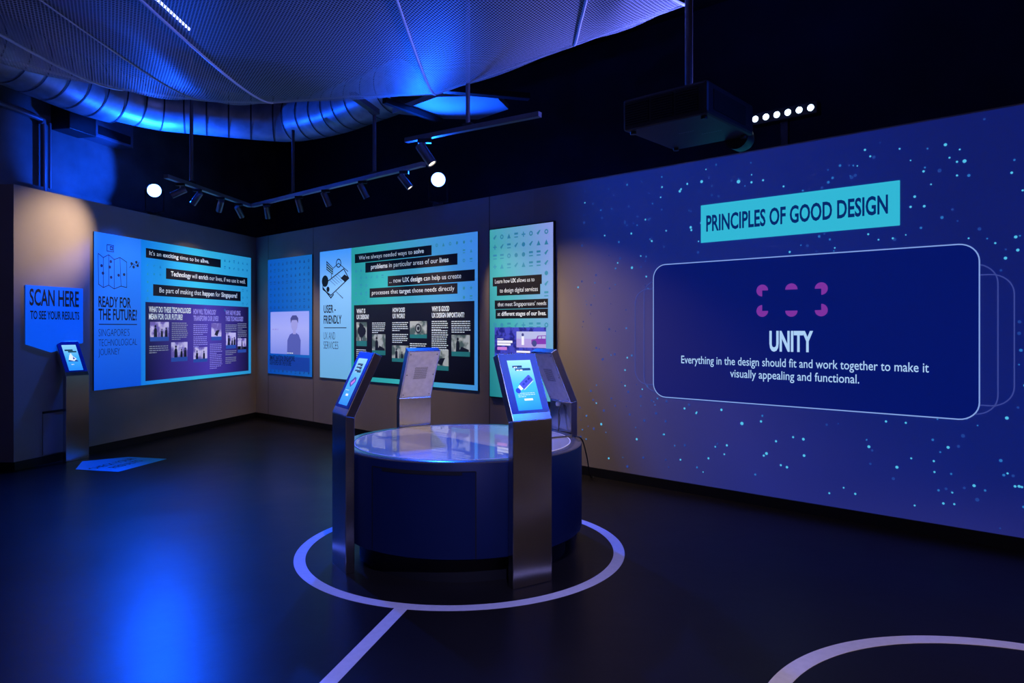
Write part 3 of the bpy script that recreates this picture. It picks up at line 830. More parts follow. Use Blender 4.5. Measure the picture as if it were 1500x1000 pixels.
def prect(TL, TR, BR, BL):
    a, b_, c, d = sp_(*TL), sp_(*TR), sp_(*BR), sp_(*BL)
    return ((a[0] + d[0]) / 2, (d[1] + c[1]) / 2, (b_[0] + c[0]) / 2, (a[1] + b_[1]) / 2)
card = prect((957, 387), (1437, 356), (1435, 618), (957, 580))
card2 = prect((943, 411), (1463, 385), (1463, 608), (943, 574))
card3 = prect((930, 424), (1487, 399), (1487, 596), (930, 563))
outline(card3, 0.14, 0.008, M['slide_line2'], 0.003)
outline(card2, 0.14, 0.008, M['slide_line2'], 0.0035)
MB().poly(rrect(*card, 0.13), 0.004).build('card', M['slide_card'], root, fix=False)
outline(card, 0.13, 0.0085, M['slide_line'], 0.005)
tx0, ty0, tx1, ty1 = prect((1027, 301), (1318.5, 264), (1318.5, 331), (1027, 355))
ban = MB().rect(tx0, ty0, tx1, ty1, 0.004).build('title_banner', M['slide_cyan'], root, fix=False)
lettering('PRINCIPLES OF GOOD DESIGN', tx0 + (tx1 - tx0) * 0.033, ty0 + (ty1 - ty0) * 0.30, (tx1 - tx0) * 0.917, (ty1 - ty0) * 0.40, M['slide_navy'], ban, 0.0055, 0.024)
ax, ay = sp_(1127.5, 513); cx, cy = sp_(1191.5, 486)
lettering('UNITY', ax, ay, cx - ax, cy - ay, M['slide_white'], root, 0.006, 0.035, 'heading')
a, c = sp_(998.5, 531.5), sp_(1361, 545.5); hcap = sp_(999, 522)[1] - sp_(999, 533)[1]
lettering('Everything in the design should fit and work together to make it', a[0], (a[1] + c[1]) / 2, c[0] - a[0], hcap * 1.0, M['slide_white'], root, 0.006, 0.004, 'text_line')
a, c = sp_(1070, 552), sp_(1259, 560)
lettering('visually appealing and functional.', a[0], (a[1] + c[1]) / 2 - 0.004, c[0] - a[0], hcap, M['slide_white'], root, 0.006, 0.004, 'text_line')
g = lambda x, y: sp_(1080 + x / 9.375, 390 + y / 9.375)
rx = (g(425, 330)[0] - g(265, 330)[0]) / 2; ry = (g(345, 245)[1] - g(345, 425)[1]) / 2
for cx, cy, a0, a1 in ((347, 332, 0, 270), (747, 318, 0, 180), (1157, 305, -90, 180), (347, 612, 90, 360), (747, 608, 180, 360), (1157, 600, 180, 450)):
    MB().disc(g(cx, cy), (rx + ry) / 2 * 0.95, 0.006, 28, 1.0, math.radians(a0), math.radians(a1)).build('emblem_dot', M['slide_purple'], root, fix=False)
# stars
stars = [(1413, 236, 3), (1385, 212, 2.6), (1402, 237, 1.8), (1391, 231, 1.6), (1406, 219, 1.5), (1353, 251, 2), (1340, 288, 2.2), (1318, 218, 1.6), (1334, 235, 1.3), (1275, 229, 1.8), (1028, 266, 2.2), (1082, 266, 2.6), (1101, 267, 1.6), (1118, 264, 1.4), (1148, 273, 1.3), (996, 280, 2), (998, 277, 1.5), (970, 274, 1.4), (1012, 333, 2), (1013, 337, 1.6), (1354, 302, 2.2), (1334, 303, 2), (1488, 347, 2.4), (1473, 378, 2.4), (1458, 356, 1.6), (1482, 253, 2), (1402, 257, 1.7), (1364, 270, 1.4), (1256, 243, 1.3), (1272, 343, 1.8), (1308, 349, 1.8), (1287, 351, 1.5), (1223, 363, 1.5), (1157, 369, 1.4), (1419, 349, 1.4), (1327, 344, 1.2), (1087, 620, 2.4), (881, 621, 2), (933, 643, 1.8), (973, 636, 1.4), (1003, 598, 1.6), (1057, 600, 1.8), (1020, 605, 1.4), (1115, 617, 1.6), (1137, 646, 1.5), (1177, 643, 1.8), (1162, 640, 1.4), (1178, 667, 1.8), (1153, 684, 1.7), (1144, 681, 1.4), (1123, 664, 2), (1119, 667, 1.5), (1273, 654, 2.6), (1298, 617, 2), (1327, 619, 1.8), (1389, 655, 2.4), (1314, 684, 2.6), (1335, 671, 1.6), (1368, 675, 1.8), (1369, 691, 1.7), (1253, 723, 2), (1215, 722, 1.8), (1236, 714, 1.6), (1427, 711, 2.4), (1395, 721, 1.6), (1382, 737, 2), (1398, 738, 1.7), (1340, 740, 1.6), (1475, 612, 2.6), (1476, 693, 1.6), (892, 671, 1.6), (997, 673, 1.4), (1038, 671, 1.5), (1065, 652, 1.6), (1048, 654, 1.2), (1493, 712, 2.2), (1487, 712, 2), (1497, 713, 1.8), (955, 353, 1.6), (926, 392, 2), (925, 342, 1.6), (886, 345, 1.3), (857, 297, 1.3), (905, 385, 1.3), (947, 405, 1.4), (968, 289, 1.2)]
ba, bb, bc = MB(), MB(), MB()
rnd = random.Random(11)
def star(b, c, r):
    b.disc(c, r, 0.0025, 7)
for x, y, r in stars:
    c = sp_(x, y)
    rr = r * 0.0058 * (0.75 if x > 1200 else 1.1)
    star(ba, c, rr)
def in_card(c):
    return (card3[0] < c[0] < card3[2] and card3[1] < c[1] < card3[3]) or (tx0 < c[0] < tx1 and ty0 < c[1] < ty1)
clusters = [(rnd.uniform(0.1, uS1 - uS0), rnd.uniform(0.25, 2.9), rnd.uniform(0.15, 0.5)) for _ in range(70)]
for k in range(900):
    q0 = clusters[rnd.randrange(len(clusters))]
    c = (q0[0] + rnd.gauss(0, q0[2]), q0[1] + rnd.gauss(0, q0[2]))
    if not (0.6 < c[0] < uS1 - uS0 - 0.05 and 0.13 < c[1] < 2.95) or in_card(c): continue
    u = rnd.random()
    if u < 0.12: star(ba, c, rnd.uniform(0.006, 0.011))
    elif u < 0.5: star(bb, c, rnd.uniform(0.005, 0.011))
    else: star(bc, c, rnd.uniform(0.006, 0.014))
tag(ba.build('bright_stars', M['star_a'], root, fix=False), kind='stuff')
tag(bb.build('dim_stars', M['star_b'], root, fix=False), kind='stuff')
tag(bc.build('faint_stars', M['star_c'], root, fix=False), kind='stuff')

# ------------------------------------------------------------------ floor graphics
DC = Vector((-0.345, 4.81, 0))         # centre of the table and of its ring
o = MB().ring(1.033, 1.106, 0.0, 0.0015, 160).build('floor_ring', M['tape']); o.location = DC
tag(o, 'white tape ring on the black floor encircling the round table', 'floor marking')
o = MB().ring(1.055, 1.135, 0.0, 0.0015, 160).build('floor_ring', M['tape']); o.location = (1.99, 2.272, 0)
tag(o, 'empty white tape ring on the floor in the lower right foreground', 'floor marking')
a, b_ = gp(579, 888.6), gp(598.8, 890.5)
c, d = gp(468, 1000), gp(494, 1000)
dirn = ((c + d) - (a + b_)).normalized(); wv = Vector((-dirn.y, dirn.x, 0)) * 0.037
p0 = (a + b_) / 2 - dirn * 0.01; p1 = p0 + dirn * 2.4
MB_ = MB().poly([(p0 - wv)[:2], (p1 - wv)[:2], (p1 + wv)[:2], (p0 + wv)[:2]], 0.0, 0.0012)
tag(MB_.build('floor_stripe', M['tape']), 'straight white tape stripe running from the ring towards the viewer', 'floor marking')
pts = [gp(*q) for q in ((110.7, 687.3), (120.3, 675.6), (188.5, 669), (244, 672), (173.6, 690.9))]
cen = sum(pts, Vector()) / 5
ar = empty('floor_sticker', Matrix.Translation(cen), 'blue arrow shaped floor sticker pointing at the scanner kiosk', 'floor sticker')
MB().poly([(p - cen)[:2] for p in pts], 0.0, 0.0015).build('sticker_sheet', M['sticker'], ar)
ux = (pts[3] - pts[4]).normalized()
ang = math.atan2(ux.y, ux.x)
base = (pts[3] + pts[4]) / 2 - cen
inv = Matrix.Rotation(ang, 4, 'Z')
def on_sticker(t, off, wd, hgt):
    m = Matrix.Translation(base + Vector((-ux.y, ux.x, 0)) * off) @ inv
    lettering(t, -wd / 2, 0, wd, hgt, M['ink'], ar, 0.0025, 0.01, Mx=m)
on_sticker('CHECK YOUR', 0.34, 0.62, 0.10)
on_sticker('RESULTS', 0.17, 0.42, 0.10)

# ------------------------------------------------------------------ round table
R = 0.812
RC = Vector((-0.335, 4.82, 0))
tb_ = empty('round_table', Matrix.Translation(RC), 'dark round drum table with a glossy glass top inside the white ring', 'table')
MB().ring(0.0, 0.70, 0.0, 0.165, 96).build('plinth', M['toe'], tb_, True)
MB().lathe([(0.0, 0.16), (R - 0.012, 0.16), (R, 0.17), (R, 0.715), (R - 0.004, 0.720), (0.0, 0.720)], n=128).build('drum', M['drum'], tb_, True)
MB().lathe([(R - 0.075, 0.7195), (R - 0.002, 0.7195), (R - 0.002, 0.726), (R - 0.006, 0.728), (R - 0.075, 0.728)], n=128).build('rim', M['rim'], tb_, True)
MB().lathe([(0.0, 0.7195), (R - 0.082, 0.7195), (R - 0.082, 0.729), (0.0, 0.729)], n=128).build('glass_top', M['top'], tb_, False)
MB().lathe([(R - 0.082, 0.7195), (R - 0.075, 0.7195), (R - 0.075, 0.730), (R - 0.082, 0.730)], n=128).build('white_inlay', mat('white_inlay', (0.8, 0.8, 0.8), 0.4), tb_, True)
def on_drum(px_):
    """angle on the drum front where the view column px_ meets it"""
    k = (px_ - CX) / F
    A = 1 + k * k; Bq = -2 * (k * RC.x + RC.y); Cq = RC.x ** 2 + RC.y ** 2 - R * R
    Y = (-Bq - math.sqrt(Bq * Bq - 4 * A * Cq)) / (2 * A)
    return math.atan2(Y - RC.y, k * Y - RC.x)
def arc_plate(a0, a1, z0, z1, r0, r1, n=24):
    b = MB(); G = []
    for i in range(n + 1):
        a = a0 + (a1 - a0) * i / n
        G.append([b.b.verts.new((r * math.cos(a), r * math.sin(a), z)) for r, z in ((r1, z0), (r1, z1), (r0, z1), (r0, z0))])
    for A, B in zip(G, G[1:]):
        for k in range(4): b.b.faces.new((A[k], B[k], B[(k + 1) % 4], A[(k + 1) % 4]))
    b.b.faces.new(G[0]); b.b.faces.new(G[-1][::-1])
    return b
aa, ab = on_drum(546), on_drum(697)
door = arc_plate(aa, ab, 0.172, 0.672, R - 0.001, R + 0.003).build('access_door', M['drum'], tb_, True)
for a in (aa, ab):
    arc_plate(a - 0.004, a + 0.004, 0.172, 0.675, R + 0.0005, R + 0.0042, 2).build('door_gap', M['groove'], tb_)
arc_plate(aa, ab, 0.672, 0.677, R + 0.0005, R + 0.0042).build('door_gap', M['groove'], tb_)
arc_plate(on_drum(560), on_drum(677), 0.655, 0.672, R + 0.0005, R + 0.005).build('grip_slot', M['groove'], door)

# ------------------------------------------------------------------ kiosks
M['screen'] = glowing('kiosk_screen', [(0, (0.02, 0.25, 0.85)), (0.5, (0.05, 0.42, 0.85)), (1, (0.28, 0.66, 0.86))], 1.0, (0, 1), 0.15)
M['scr_bar'] = mat('screen_dark_bar', (0.01, 0.02, 0.03), 0.2, emit=(0.005, 0.045, 0.075), strength=1)
M['scr_purple'] = mat('screen_purple', (0.02, 0.02, 0.1), 0.2, emit=(0.06, 0.06, 0.42), strength=1)
M['scr_navy'] = mat('screen_navy', (0.01, 0.01, 0.05), 0.2, emit=(0.012, 0.02, 0.20), strength=1)
M['scr_white'] = mat('screen_white', (0.3, 0.3, 0.3), 0.2, emit=(0.75, 0.88, 0.95), strength=1)
M['scr_pale'] = mat('screen_pale_text', (0.3, 0.3, 0.3), 0.2, emit=(0.35, 0.66, 0.90), strength=1)
KW, KT, KB, KH, KL = 0.27, 0.056, 0.962, 0.385, 0.183     # width, thickness, bend height, head rise, head set-back
def kiosk(loc, facing, label, art, group, door_lock=False):
    """steel post bent back at the top; local -Y is the way its screen faces"""
    t = empty('touch_kiosk', Matrix.Translation(loc) @ Matrix.Rotation(facing + PI / 2, 4, 'Z'), label, 'kiosk', group)
    L = math.hypot(KH, KL)
    d = Vector((0, KL, KH)) / L                       # up the head
    nb = Vector((0, KH, -KL)) / L                     # towards the back of the head
    f0, f1 = Vector((0, 0, KB)), Vector((0, KL, KB + KH))
    bend = Vector((0, KT, KB - KT * (1 - nb.y) / max(1e-6, -nb.z) * -1 * 0)) + Vector((0, 0, -0.012))
    def prism(prof):
        b = MB()
        A = [b.b.verts.new((-KW / 2, p[1], p[2])) for p in prof]; B = [b.b.verts.new((KW / 2, p[1], p[2])) for p in prof]
        b.b.faces.new(A); b.b.faces.new(B[::-1])
        for i in range(len(prof)):
            j = (i + 1) % len(prof)
            b.b.faces.new((A[i], B[i], B[j], A[j]))
        return b
    prism([(0, 0, 0.0), f0, bend, (0, KT, 0.0)]).build('post', M['steel'], t, bevel=0.003)
    hd = prism([f0, f1, f1 + nb * KT, bend]).build('head', M['steel'], t, bevel=0.003)
    MF = Matrix(((1, 0, 0, f0.x), (0, d.y, -nb.y, f0.y), (0, d.z, -nb.z, f0.z), (0, 0, 0, 1)))   # head face: x right, y up the face, z out
    MB().poly(rrect(-KW / 2 + 0.006, 0.045, KW / 2 - 0.006, L - 0.006, 0.008, 3), 0.0, 0.003).build('bezel', M['bezel'], t, M=MF)
    sx, sy0, sy1 = 0.083, 0.062, L - 0.048
    sc = MB().rect(-sx, sy0, sx, sy1, 0.0036).build('screen', M['screen'], t, M=MF, fix=False)
    def sp(name, pts, m, z=0.0): return MB().poly(pts, 0.0042 + z).build(name, m, sc, fix=False)
    def R_(x0, y0, x1, y1): return [(x0, y0), (x1, y0), (x1, y1), (x0, y1)]
    h = sy1 - sy0; Y = lambda f: sy0 + h * f
    if art == 'stick':
        sp('caption_bar', R_(-0.055, Y(.845), 0.012, Y(.89)), M['scr_bar']); sp('caption_bar', R_(-0.04, Y(.785), 0.068, Y(.835)), M['scr_bar'])
        for x0, x1, y in ((-0.047, 0.006, .858), (-0.033, 0.062, .80)): paragraph(sc, x0, Y(y + .025), x1 - x0, 1, 0.018, M['scr_white'], int(y * 100), 0.0048, 'caption_text')
        rot = lambda x, y: (0.012 + x * math.cos(.62) - y * math.sin(.62), Y(.545) + x * math.sin(.62) + y * math.cos(.62))
        sp('memory_stick_picture', [rot(*q) for q in ((-.045, -.022), (.05, -.022), (.056, -.012), (.056, .016), (.05, .022), (-.045, .022))], M['scr_purple'])
        sp('memory_stick_edge', [rot(*q) for q in ((-.045, -.027), (.05, -.027), (.05, -.022), (-.045, -.022))], M['scr_pale'], .0002)
        for k in range(3): sp('memory_stick_mark', [rot(*q) for q in ((-.03 + k * .028, -.004), (-.012 + k * .028, -.004), (-.012 + k * .028, .008), (-.03 + k * .028, .008))], M['scr_navy'], .0003)
        sp('plug_picture', [rot(*q) for q in ((-.066, -.013), (-.045, -.016), (-.045, .016), (-.066, .013))], M['scr_white'], .0002)
        MB().disc(rot(-.083, -.003), .017, .0046, 16).build('cap_picture', M['scr_navy'], sc, fix=False)
        paragraph(sc, -0.062, Y(.35), 0.125, 3, 0.0105, M['scr_pale'], 9, 0.0045, 'caption_text')
        sp('button_picture', R_(-.026, Y(.185), .034, Y(.225)), M['scr_white'])
    elif art == 'purple':
        sp('caption_bar', R_(-0.05, Y(.83), 0.045, Y(.89)), M['scr_bar']); sp('caption_bar', R_(-0.05, Y(.765), 0.05, Y(.82)), M['scr_bar']); sp('caption_bar', R_(-0.05, Y(.695), 0.06, Y(.75)), M['scr_bar'])
        for y in (.845, .78, .71): paragraph(sc, -0.043, Y(y + .025), .085, 1, 0.018, M['scr_pale'], int(y * 100), 0.0048, 'caption_text')
        sp('device_picture', [(-.045, Y(.45)), (-.005, Y(.37)), (.05, Y(.50)), (.04, Y(.58)), (.005, Y(.60)), (-.04, Y(.50))], M['scr_purple'])
        sp('device_slot_picture', [(-.025, Y(.46)), (0, Y(.42)), (.035, Y(.51)), (.02, Y(.55))], M['video_pink'], .0003)
        paragraph(sc, -0.06, Y(.33), 0.12, 1, 0.012, M['scr_pale'], 9, 0.0045, 'caption_text')
        sp('button_picture', R_(-.022, Y(.19), .022, Y(.235)), M['scr_white'])
    elif art == 'rocket':
        sp('caption_bar', R_(-0.065, Y(.76), 0.03, Y(.82)), M['scr_bar']); sp('caption_bar', R_(-0.03, Y(.70), 0.068, Y(.755)), M['scr_bar'])
        sp('figure_picture', [(-.05, Y(.42)), (.01, Y(.36)), (.045, Y(.45)), (.01, Y(.55)), (-.005, Y(.68)), (-.03, Y(.58))], M['scr_white'])
        sp('figure_shadow_picture', [(-.06, Y(.36)), (.06, Y(.34)), (.045, Y(.39)), (-.05, Y(.40))], M['scr_navy'], -.0002)
        sp('figure_shade_picture', [(.0, Y(.42)), (.03, Y(.45)), (.008, Y(.53))], M['scr_purple'], .0003)
        paragraph(sc, -0.035, Y(.27), 0.07, 1, 0.022, M['scr_white'], 4, 0.0045, 'caption_text')
    # back of the head: screwed plate with a square patch of vent holes
    fB = bend
    LB = (f1 + nb * KT - bend).length
    dB = (f1 + nb * KT - bend).normalized(); nB = Vector((0, dB.z, -dB.y))
    MK = Matrix(((-1, 0, 0, fB.x), (0, dB.y, nB.y, fB.y), (0, dB.z, nB.z, fB.z), (0, 0, 0, 1)))
    bp = MB().poly(R_(-KW / 2 + .012, .012, KW / 2 - .012, LB - .012), 0.0, 0.003).build('back_plate', M['steel_back'], t, M=MK, bevel=0.0015)
    b = MB()
    for i in range(12):
        for j in range(12):
            b.disc((-.05 + i * .0088 + (j % 2) * .0044, LB * .42 + j * .0088), .0032, 0.0034, 6)
    b.build('vent_holes', M['groove'], bp, fix=False)
    for px_, py_ in ((-.11, .03), (.11, .03), (-.11, LB - .03), (.11, LB - .03), (-.11, LB / 2), (.11, LB / 2)):
        MB().disc((px_, py_), .005, .0036, 10).build('screw', M['dark_metal'], bp, fix=False)
    if door_lock:
        MB().lathe([(0.0, 0.0), (0.016, 0.0), (0.016, 0.012), (0.011, 0.016), (0.0, 0.016)], Matrix.Translation((0.03, KT, KB - 0.035)) @ Matrix.Rotation(-PI / 2, 4, 'X'), 20).build('cable_gland', M['trimline'], t, True)
    return t
M['bezel'] = mat('blue_tinted_steel', (0.02, 0.06, 0.36), 0.42, 0.7, vary=0.05, scale=40)
front = (gp(747, 863.6) + gp(807, 852)) / 2
RR = 0.875; A0 = math.radians(-58.5)
KG = 'touch kiosks around the table'
for k, (lab, art, lk) in enumerate((
        ('steel kiosk nearest the viewer, its screen showing a memory stick', 'stick', False),
        ('steel kiosk behind the table on the right, back turned, black cables hanging off it', 'purple', True),
        ('steel kiosk behind the table on the left, seen from its back with a vent patch', 'stick', False),
        ('steel kiosk at the left of the table, turned sideways with a purple device on screen', 'purple', False))):
    a = A0 + k * PI / 2
    kiosk(RC + Vector((math.cos(a), math.sin(a), 0)) * RR, a, lab, art, KG, lk)
ka, kb = gp(98.5, 677), gp(129, 671.5)
kd = (kb - ka).normalized()
kiosk((ka + kb) / 2, math.atan2(-kd.x, kd.y), 'steel scanner kiosk by the SCAN HERE sign on the left wall', 'rocket', None)

# access hatch on the wall behind the scanner kiosk
(u0, v1), (u1, v0) = WL.px(62, 606), WL.px(97, 668)
hb = empty('wall_hatch', WL.matrix(u0, 0.10, 0.0015), 'flush access hatch low on the wall beside the scanner kiosk', 'hatch')
MB().box((0, 0, 0), (u1 - u0, v1 - 0.10, 0.008)).build('hatch_panel', M['wall'], hb)
MB().box((0, v1 - 0.10, 0), (u1 - u0, v1 - 0.075, 0.012)).build('hatch_edge', M['skirt'], hb)

# ------------------------------------------------------------------ cables
def bez(pts, n=10):
    pts = [Vector(p) for p in pts]; out = []
    for i in range(len(pts) - 1):
        p0 = pts[max(i - 1, 0)]; p1 = pts[i]; p2 = pts[i + 1]; p3 = pts[min(i + 2, len(pts) - 1)]
        for k in range(n):
            t = k / n
            out.append(0.5 * ((2 * p1) + (p2 - p0) * t + (2 * p0 - 5 * p1 + 4 * p2 - p3) * t * t + (3 * p1 - p0 - 3 * p2 + p3) * t ** 3))
    out.append(pts[-1])
    return out
aD = A0 + PI / 2
dD = Vector((math.cos(aD), math.sin(aD), 0)); sD = Vector((-dD.y, dD.x, 0))
kD = RC + Vector((math.cos(A0 + PI / 2), math.sin(A0 + PI / 2), 0)) * RR
back = kD - dD * (KT + 0.012)
gl = back - sD * 0.03 + Vector((0, 0, KB - 0.035))
tz = 0.7345
for i, off in enumerate((0.0, 0.022)):
    e = back - dD * (0.03 + off) + sD * (-0.04 - off); e.z = tz
    o = MB().tube(bez([gl + sD * (0.008 * i), gl + sD * (0.008 * i) - dD * 0.02 + Vector((0, 0, -0.03 - off)), (gl + e) / 2 - dD * 0.006 + sD * (0.012 - off), e]), 0.0035, 8).build('cable', M['cable'], None, True)
    tag(o, ('slim black cable hanging from the gland of the right rear kiosk', 'second black cable hanging beside the first from the right rear kiosk')[i], 'cable', None)
c1 = gp(806, 641, tz); c2 = gp(835, 638.5, tz)
edge = RC + Vector((math.cos(0.62), math.sin(0.62), 0)) * (R + 0.008)
fl = WB.at(867, 697, 0.06); fl.z = 0.006
pts = [(c1.x, c1.y, tz), (c2.x, c2.y, tz)]
a0 = gp(846, 641, tz)
outd = (a0 - RC).normalized(); rim_p = RC + outd * (R - 0.02); rim_p.z = 0.737
ov = RC + outd * (R + 0.012); ov.z = 0.71
ov = RC + Vector((0.822, 0.06, 0.722))
rim_p = RC + Vector((0.78, 0.10, 0.7365))
fall = [Vector((0.572, 5.45, 0.545)), Vector((0.683, 6.3, 0.29)), Vector((0.775, 6.95, 0.03)), Vector((0.83, 7.0, 0.006))]
tag(MB().tube(bez(pts + [rim_p, ov] + fall), 0.005, 8).build('cable', M['cable'], None, True), 'black cable trailing over the table rim down to the floor', 'cable')

# ------------------------------------------------------------------ overhead: mesh canopy
EDGE = [(-4.80, 4.6), (-4.70, 5.5), (-4.56, 6.22), (-4.28, 6.64), (-3.92, 7.04), (-3.55, 7.25), (-3.24, 7.38), (-2.9, 7.44), (-2.55, 7.45), (-2.1, 7.36), (-1.66, 7.25), (-1.2, 7.215), (-0.79, 7.19), (-0.4, 6.81), (0.13, 6.31), (0.53, 5.93), (0.9, 5.56), (1.28, 5.19)]
ZE = 3.90
def edge_y(x):
    for (xa, ya), (xb, yb) in zip(EDGE, EDGE[1:]):
        if xa <= x <= xb:
            return ya + (yb - ya) * (x - xa) / (xb - xa)
    return EDGE[-1][1]
YN = 1.2
def canopy_pt(x, s, lift=0.0):
    ye = edge_y(x)
    y = ye - s * (ye - YN)
    dd = ye - y
    z = ZE - 0.17 * (1 - math.exp(-dd / 0.55)) + 0.10 * dd * dd / 30 + lift
    xx = x - min(1, s * 7) * 0.36 * max(0.0, (x - 0.3) / 0.98) ** 2
    return Vector((xx, y, z))
cn = empty('mesh_canopy', Matrix.Translation((-1.7, 4.5, ZE)), 'large sagging perforated mesh canopy hung below the ceiling at the upper left', 'canopy')
CI = Matrix.Translation((1.7, -4.5, -ZE))
SEAMS = [-4.80, -3.92, -3.24, -2.55, -0.79, 0.53, 1.28]
for xa, xb in zip(SEAMS, SEAMS[1:]):
    b = MB(); nx, ny = 14, 40; G = []
    for i in range(nx + 1):
        x = xa + (xb - xa) * i / nx
        col = []
        for j in range(ny + 1):
            p = canopy_pt(x, (j / ny) ** 2)
            p.z += 0.035 * math.sin(PI * i / nx) ** 2 * -1
            col.append(b.b.verts.new(CI @ p))
        G.append(col)
    for i in range(nx):
        for j in range(ny):
            b.b.faces.new((G[i][j], G[i + 1][j], G[i + 1][j + 1], G[i][j + 1]))
    b.build('mesh_sheet', M['mesh'], cn, True)
for k, x in enumerate(SEAMS):
    MB().tube([CI @ canopy_pt(x, (j / 40) ** 2, -0.004) for j in range(41)], 0.011 if k != 2 else 0.006, 8).build('seam_rib', M['trimline'], cn, True)
MB().tube([CI @ canopy_pt(EDGE[0][0] + (EDGE[-1][0] - EDGE[0][0]) * i / 120, 0) for i in range(121)], 0.012, 8).build('edge_cable', M['trimline'], cn, True)
tag(MB().box((-3.133, 4.2, 4.38), (-3.117, 6.78, 4.40)).build('led_strip', M['led_strip']), 'white linear lamp glimpsed through the mesh canopy', 'lamp')

# ------------------------------------------------------------------ ducts and services
path = [(-5.5, 5.6, 4.4), (-5.42, 6.6, 4.4), (-5.33, 7.25, 4.4), (-5.25, 7.8, 4.4), (-5.1, 8.5, 4.4), (-4.72, 9.1, 4.4), (-4.25, 9.36, 4.4), (-3.3, 9.72, 4.4), (-2.9, 9.68, 4.4), (-2.35, 9.35, 4.4), (-1.85, 8.88, 4.4), (-1.3, 8.4, 4.42)]
pp = bez(path, 12)
du = empty('air_duct', Matrix.Translation((-3.3, 9.7, 4.4)), 'silvery round ventilation duct curving behind the mesh canopy', 'duct')
DI = Matrix.Translation((3.3, -9.7, -4.4))
n1 = 52
MB().tube([DI @ p for p in pp[:n1 + 1]], 0.34, 32).build('flexible_run', M['duct'], du, True)
MB().tube([DI @ p for p in pp[n1:]], 0.30, 32).build('rigid_run', M['duct'], du, True)
run = 0.0
for k in range(1, len(pp) - 2):
    run += (pp[k] - pp[k - 1]).length
    if run < 0.26: continue
    run = 0.0
    t_ = (pp[k + 1] - pp[k - 1]).normalized()
    MB().tube([DI @ (pp[k] - t_ * 0.010), DI @ (pp[k] + t_ * 0.010)], (0.346 if k <= n1 else 0.305), 32, False).build('duct_seam', M['duct_ring'], du, True)
# flat duct board
zq = 4.05
pf = [gp(572, 165, zq) if False else Vector(((q[0] - CX) / F * (F * (zq - EYE) / (HY - q[1])), F * (zq - EYE) / (HY - q[1]), zq)) for q in ((575, 166), (640, 142), (725, 140), (745, 160), (700, 175), (645, 174))]
cb = sum(pf, Vector()) / len(pf)
db = empty('duct_plenum', Matrix.Translation(cb), 'flat pale duct board under the ceiling right of the round duct', 'duct')
MB().poly([(p - cb)[:2] for p in pf], 0.0, 0.06).build('plenum_box', M['soffit'], db)
def beam(a, b2, za, wd, ht, name, m, label, cat):
    A = Vector(((a[0] - CX) / F * (F * (za - EYE) / (HY - a[1])), F * (za - EYE) / (HY - a[1]), za))
    B = Vector(((b2[0] - CX) / F * (F * (za - EYE) / (HY - b2[1])), F * (za - EYE) / (HY - b2[1]), za))
    d = B - A; L = d.length
    Mx = Matrix.Translation(A) @ Matrix.Rotation(math.atan2(d.y, d.x), 4, 'Z')
    o = MB().box((0, -wd / 2, 0), (L, wd / 2, ht)).build(name, m)
    o.matrix_world = Mx
    tag(o, label, cat)
    return o
beam((563, 151), (646, 181), 3.98, 0.06, 0.06, 'strut_channel', M['dark_metal'], 'black steel channel slanting under the pale duct board', 'channel')
beam((650, 135), (775, 146), 3.98, 0.09, 0.06, 'strut_channel', M['dark_metal'], 'black steel channel behind the right edge of the mesh canopy', 'channel')
beam((516, 143), (552, 168), 3.92, 0.07, 0.06, 'strut_channel', M['rod'], 'short grey channel above the middle rod of the long track', 'channel')

# air conditioner on the outer wall
OW = Frame(WL.pt(0, 0, -0.80), 220, 1024)
(u0, v1), (u1, v0) = OW.px(86, 160), OW.px(172, 209)
ac = empty('wall_air_conditioner', OW.matrix(u0, OW.px(130, 188)[1] - 0.16, 0.0), 'dark boxy air conditioner high on the outer wall at the left', 'air conditioner')
MB().box((0, 0, 0), (u1 - u0, 0.34, 0.26)).build('casing', M['rod'], ac, bevel=0.01)
MB().box((0.35, 0.04, 0.255), (u1 - u0 - 0.06, 0.15, 0.268)).build('air_outlet', M['dark_metal'], ac)
MB().box((-0.12, -0.02, 0.0), (0.3, 0.36, 0.28)).build('end_housing', M['black_plastic'], ac, bevel=0.01)
# conduits
for i, (x, r, lab) in enumerate(((58, 0.030, 'thick grey conduit bending down beside the air conditioner'), (67, 0.018, 'thin grey conduit just right of the thick one at the left'))):
    u, _ = OW.px(x, 230)
    zt_ = OW.px(x, 178 if i == 0 else 186)[1]
    pts = [OW.pt(u, 2.4, 0.06), OW.pt(u, zt_ - 0.12, 0.06)]
    if i == 0:
        pts += [OW.pt(u - 0.04, zt_ - 0.03, 0.06), OW.pt(u - 0.13, zt_ + 0.02, 0.06), OW.pt(u - 1.5, zt_ + 0.06, 0.06)]
    else:
        pts += [OW.pt(u, zt_ + 0.02, 0.06)]
    tag(MB().tube(bez(pts, 6), r, 10).build('conduit', M['rod'], None, True), lab, 'pipe')

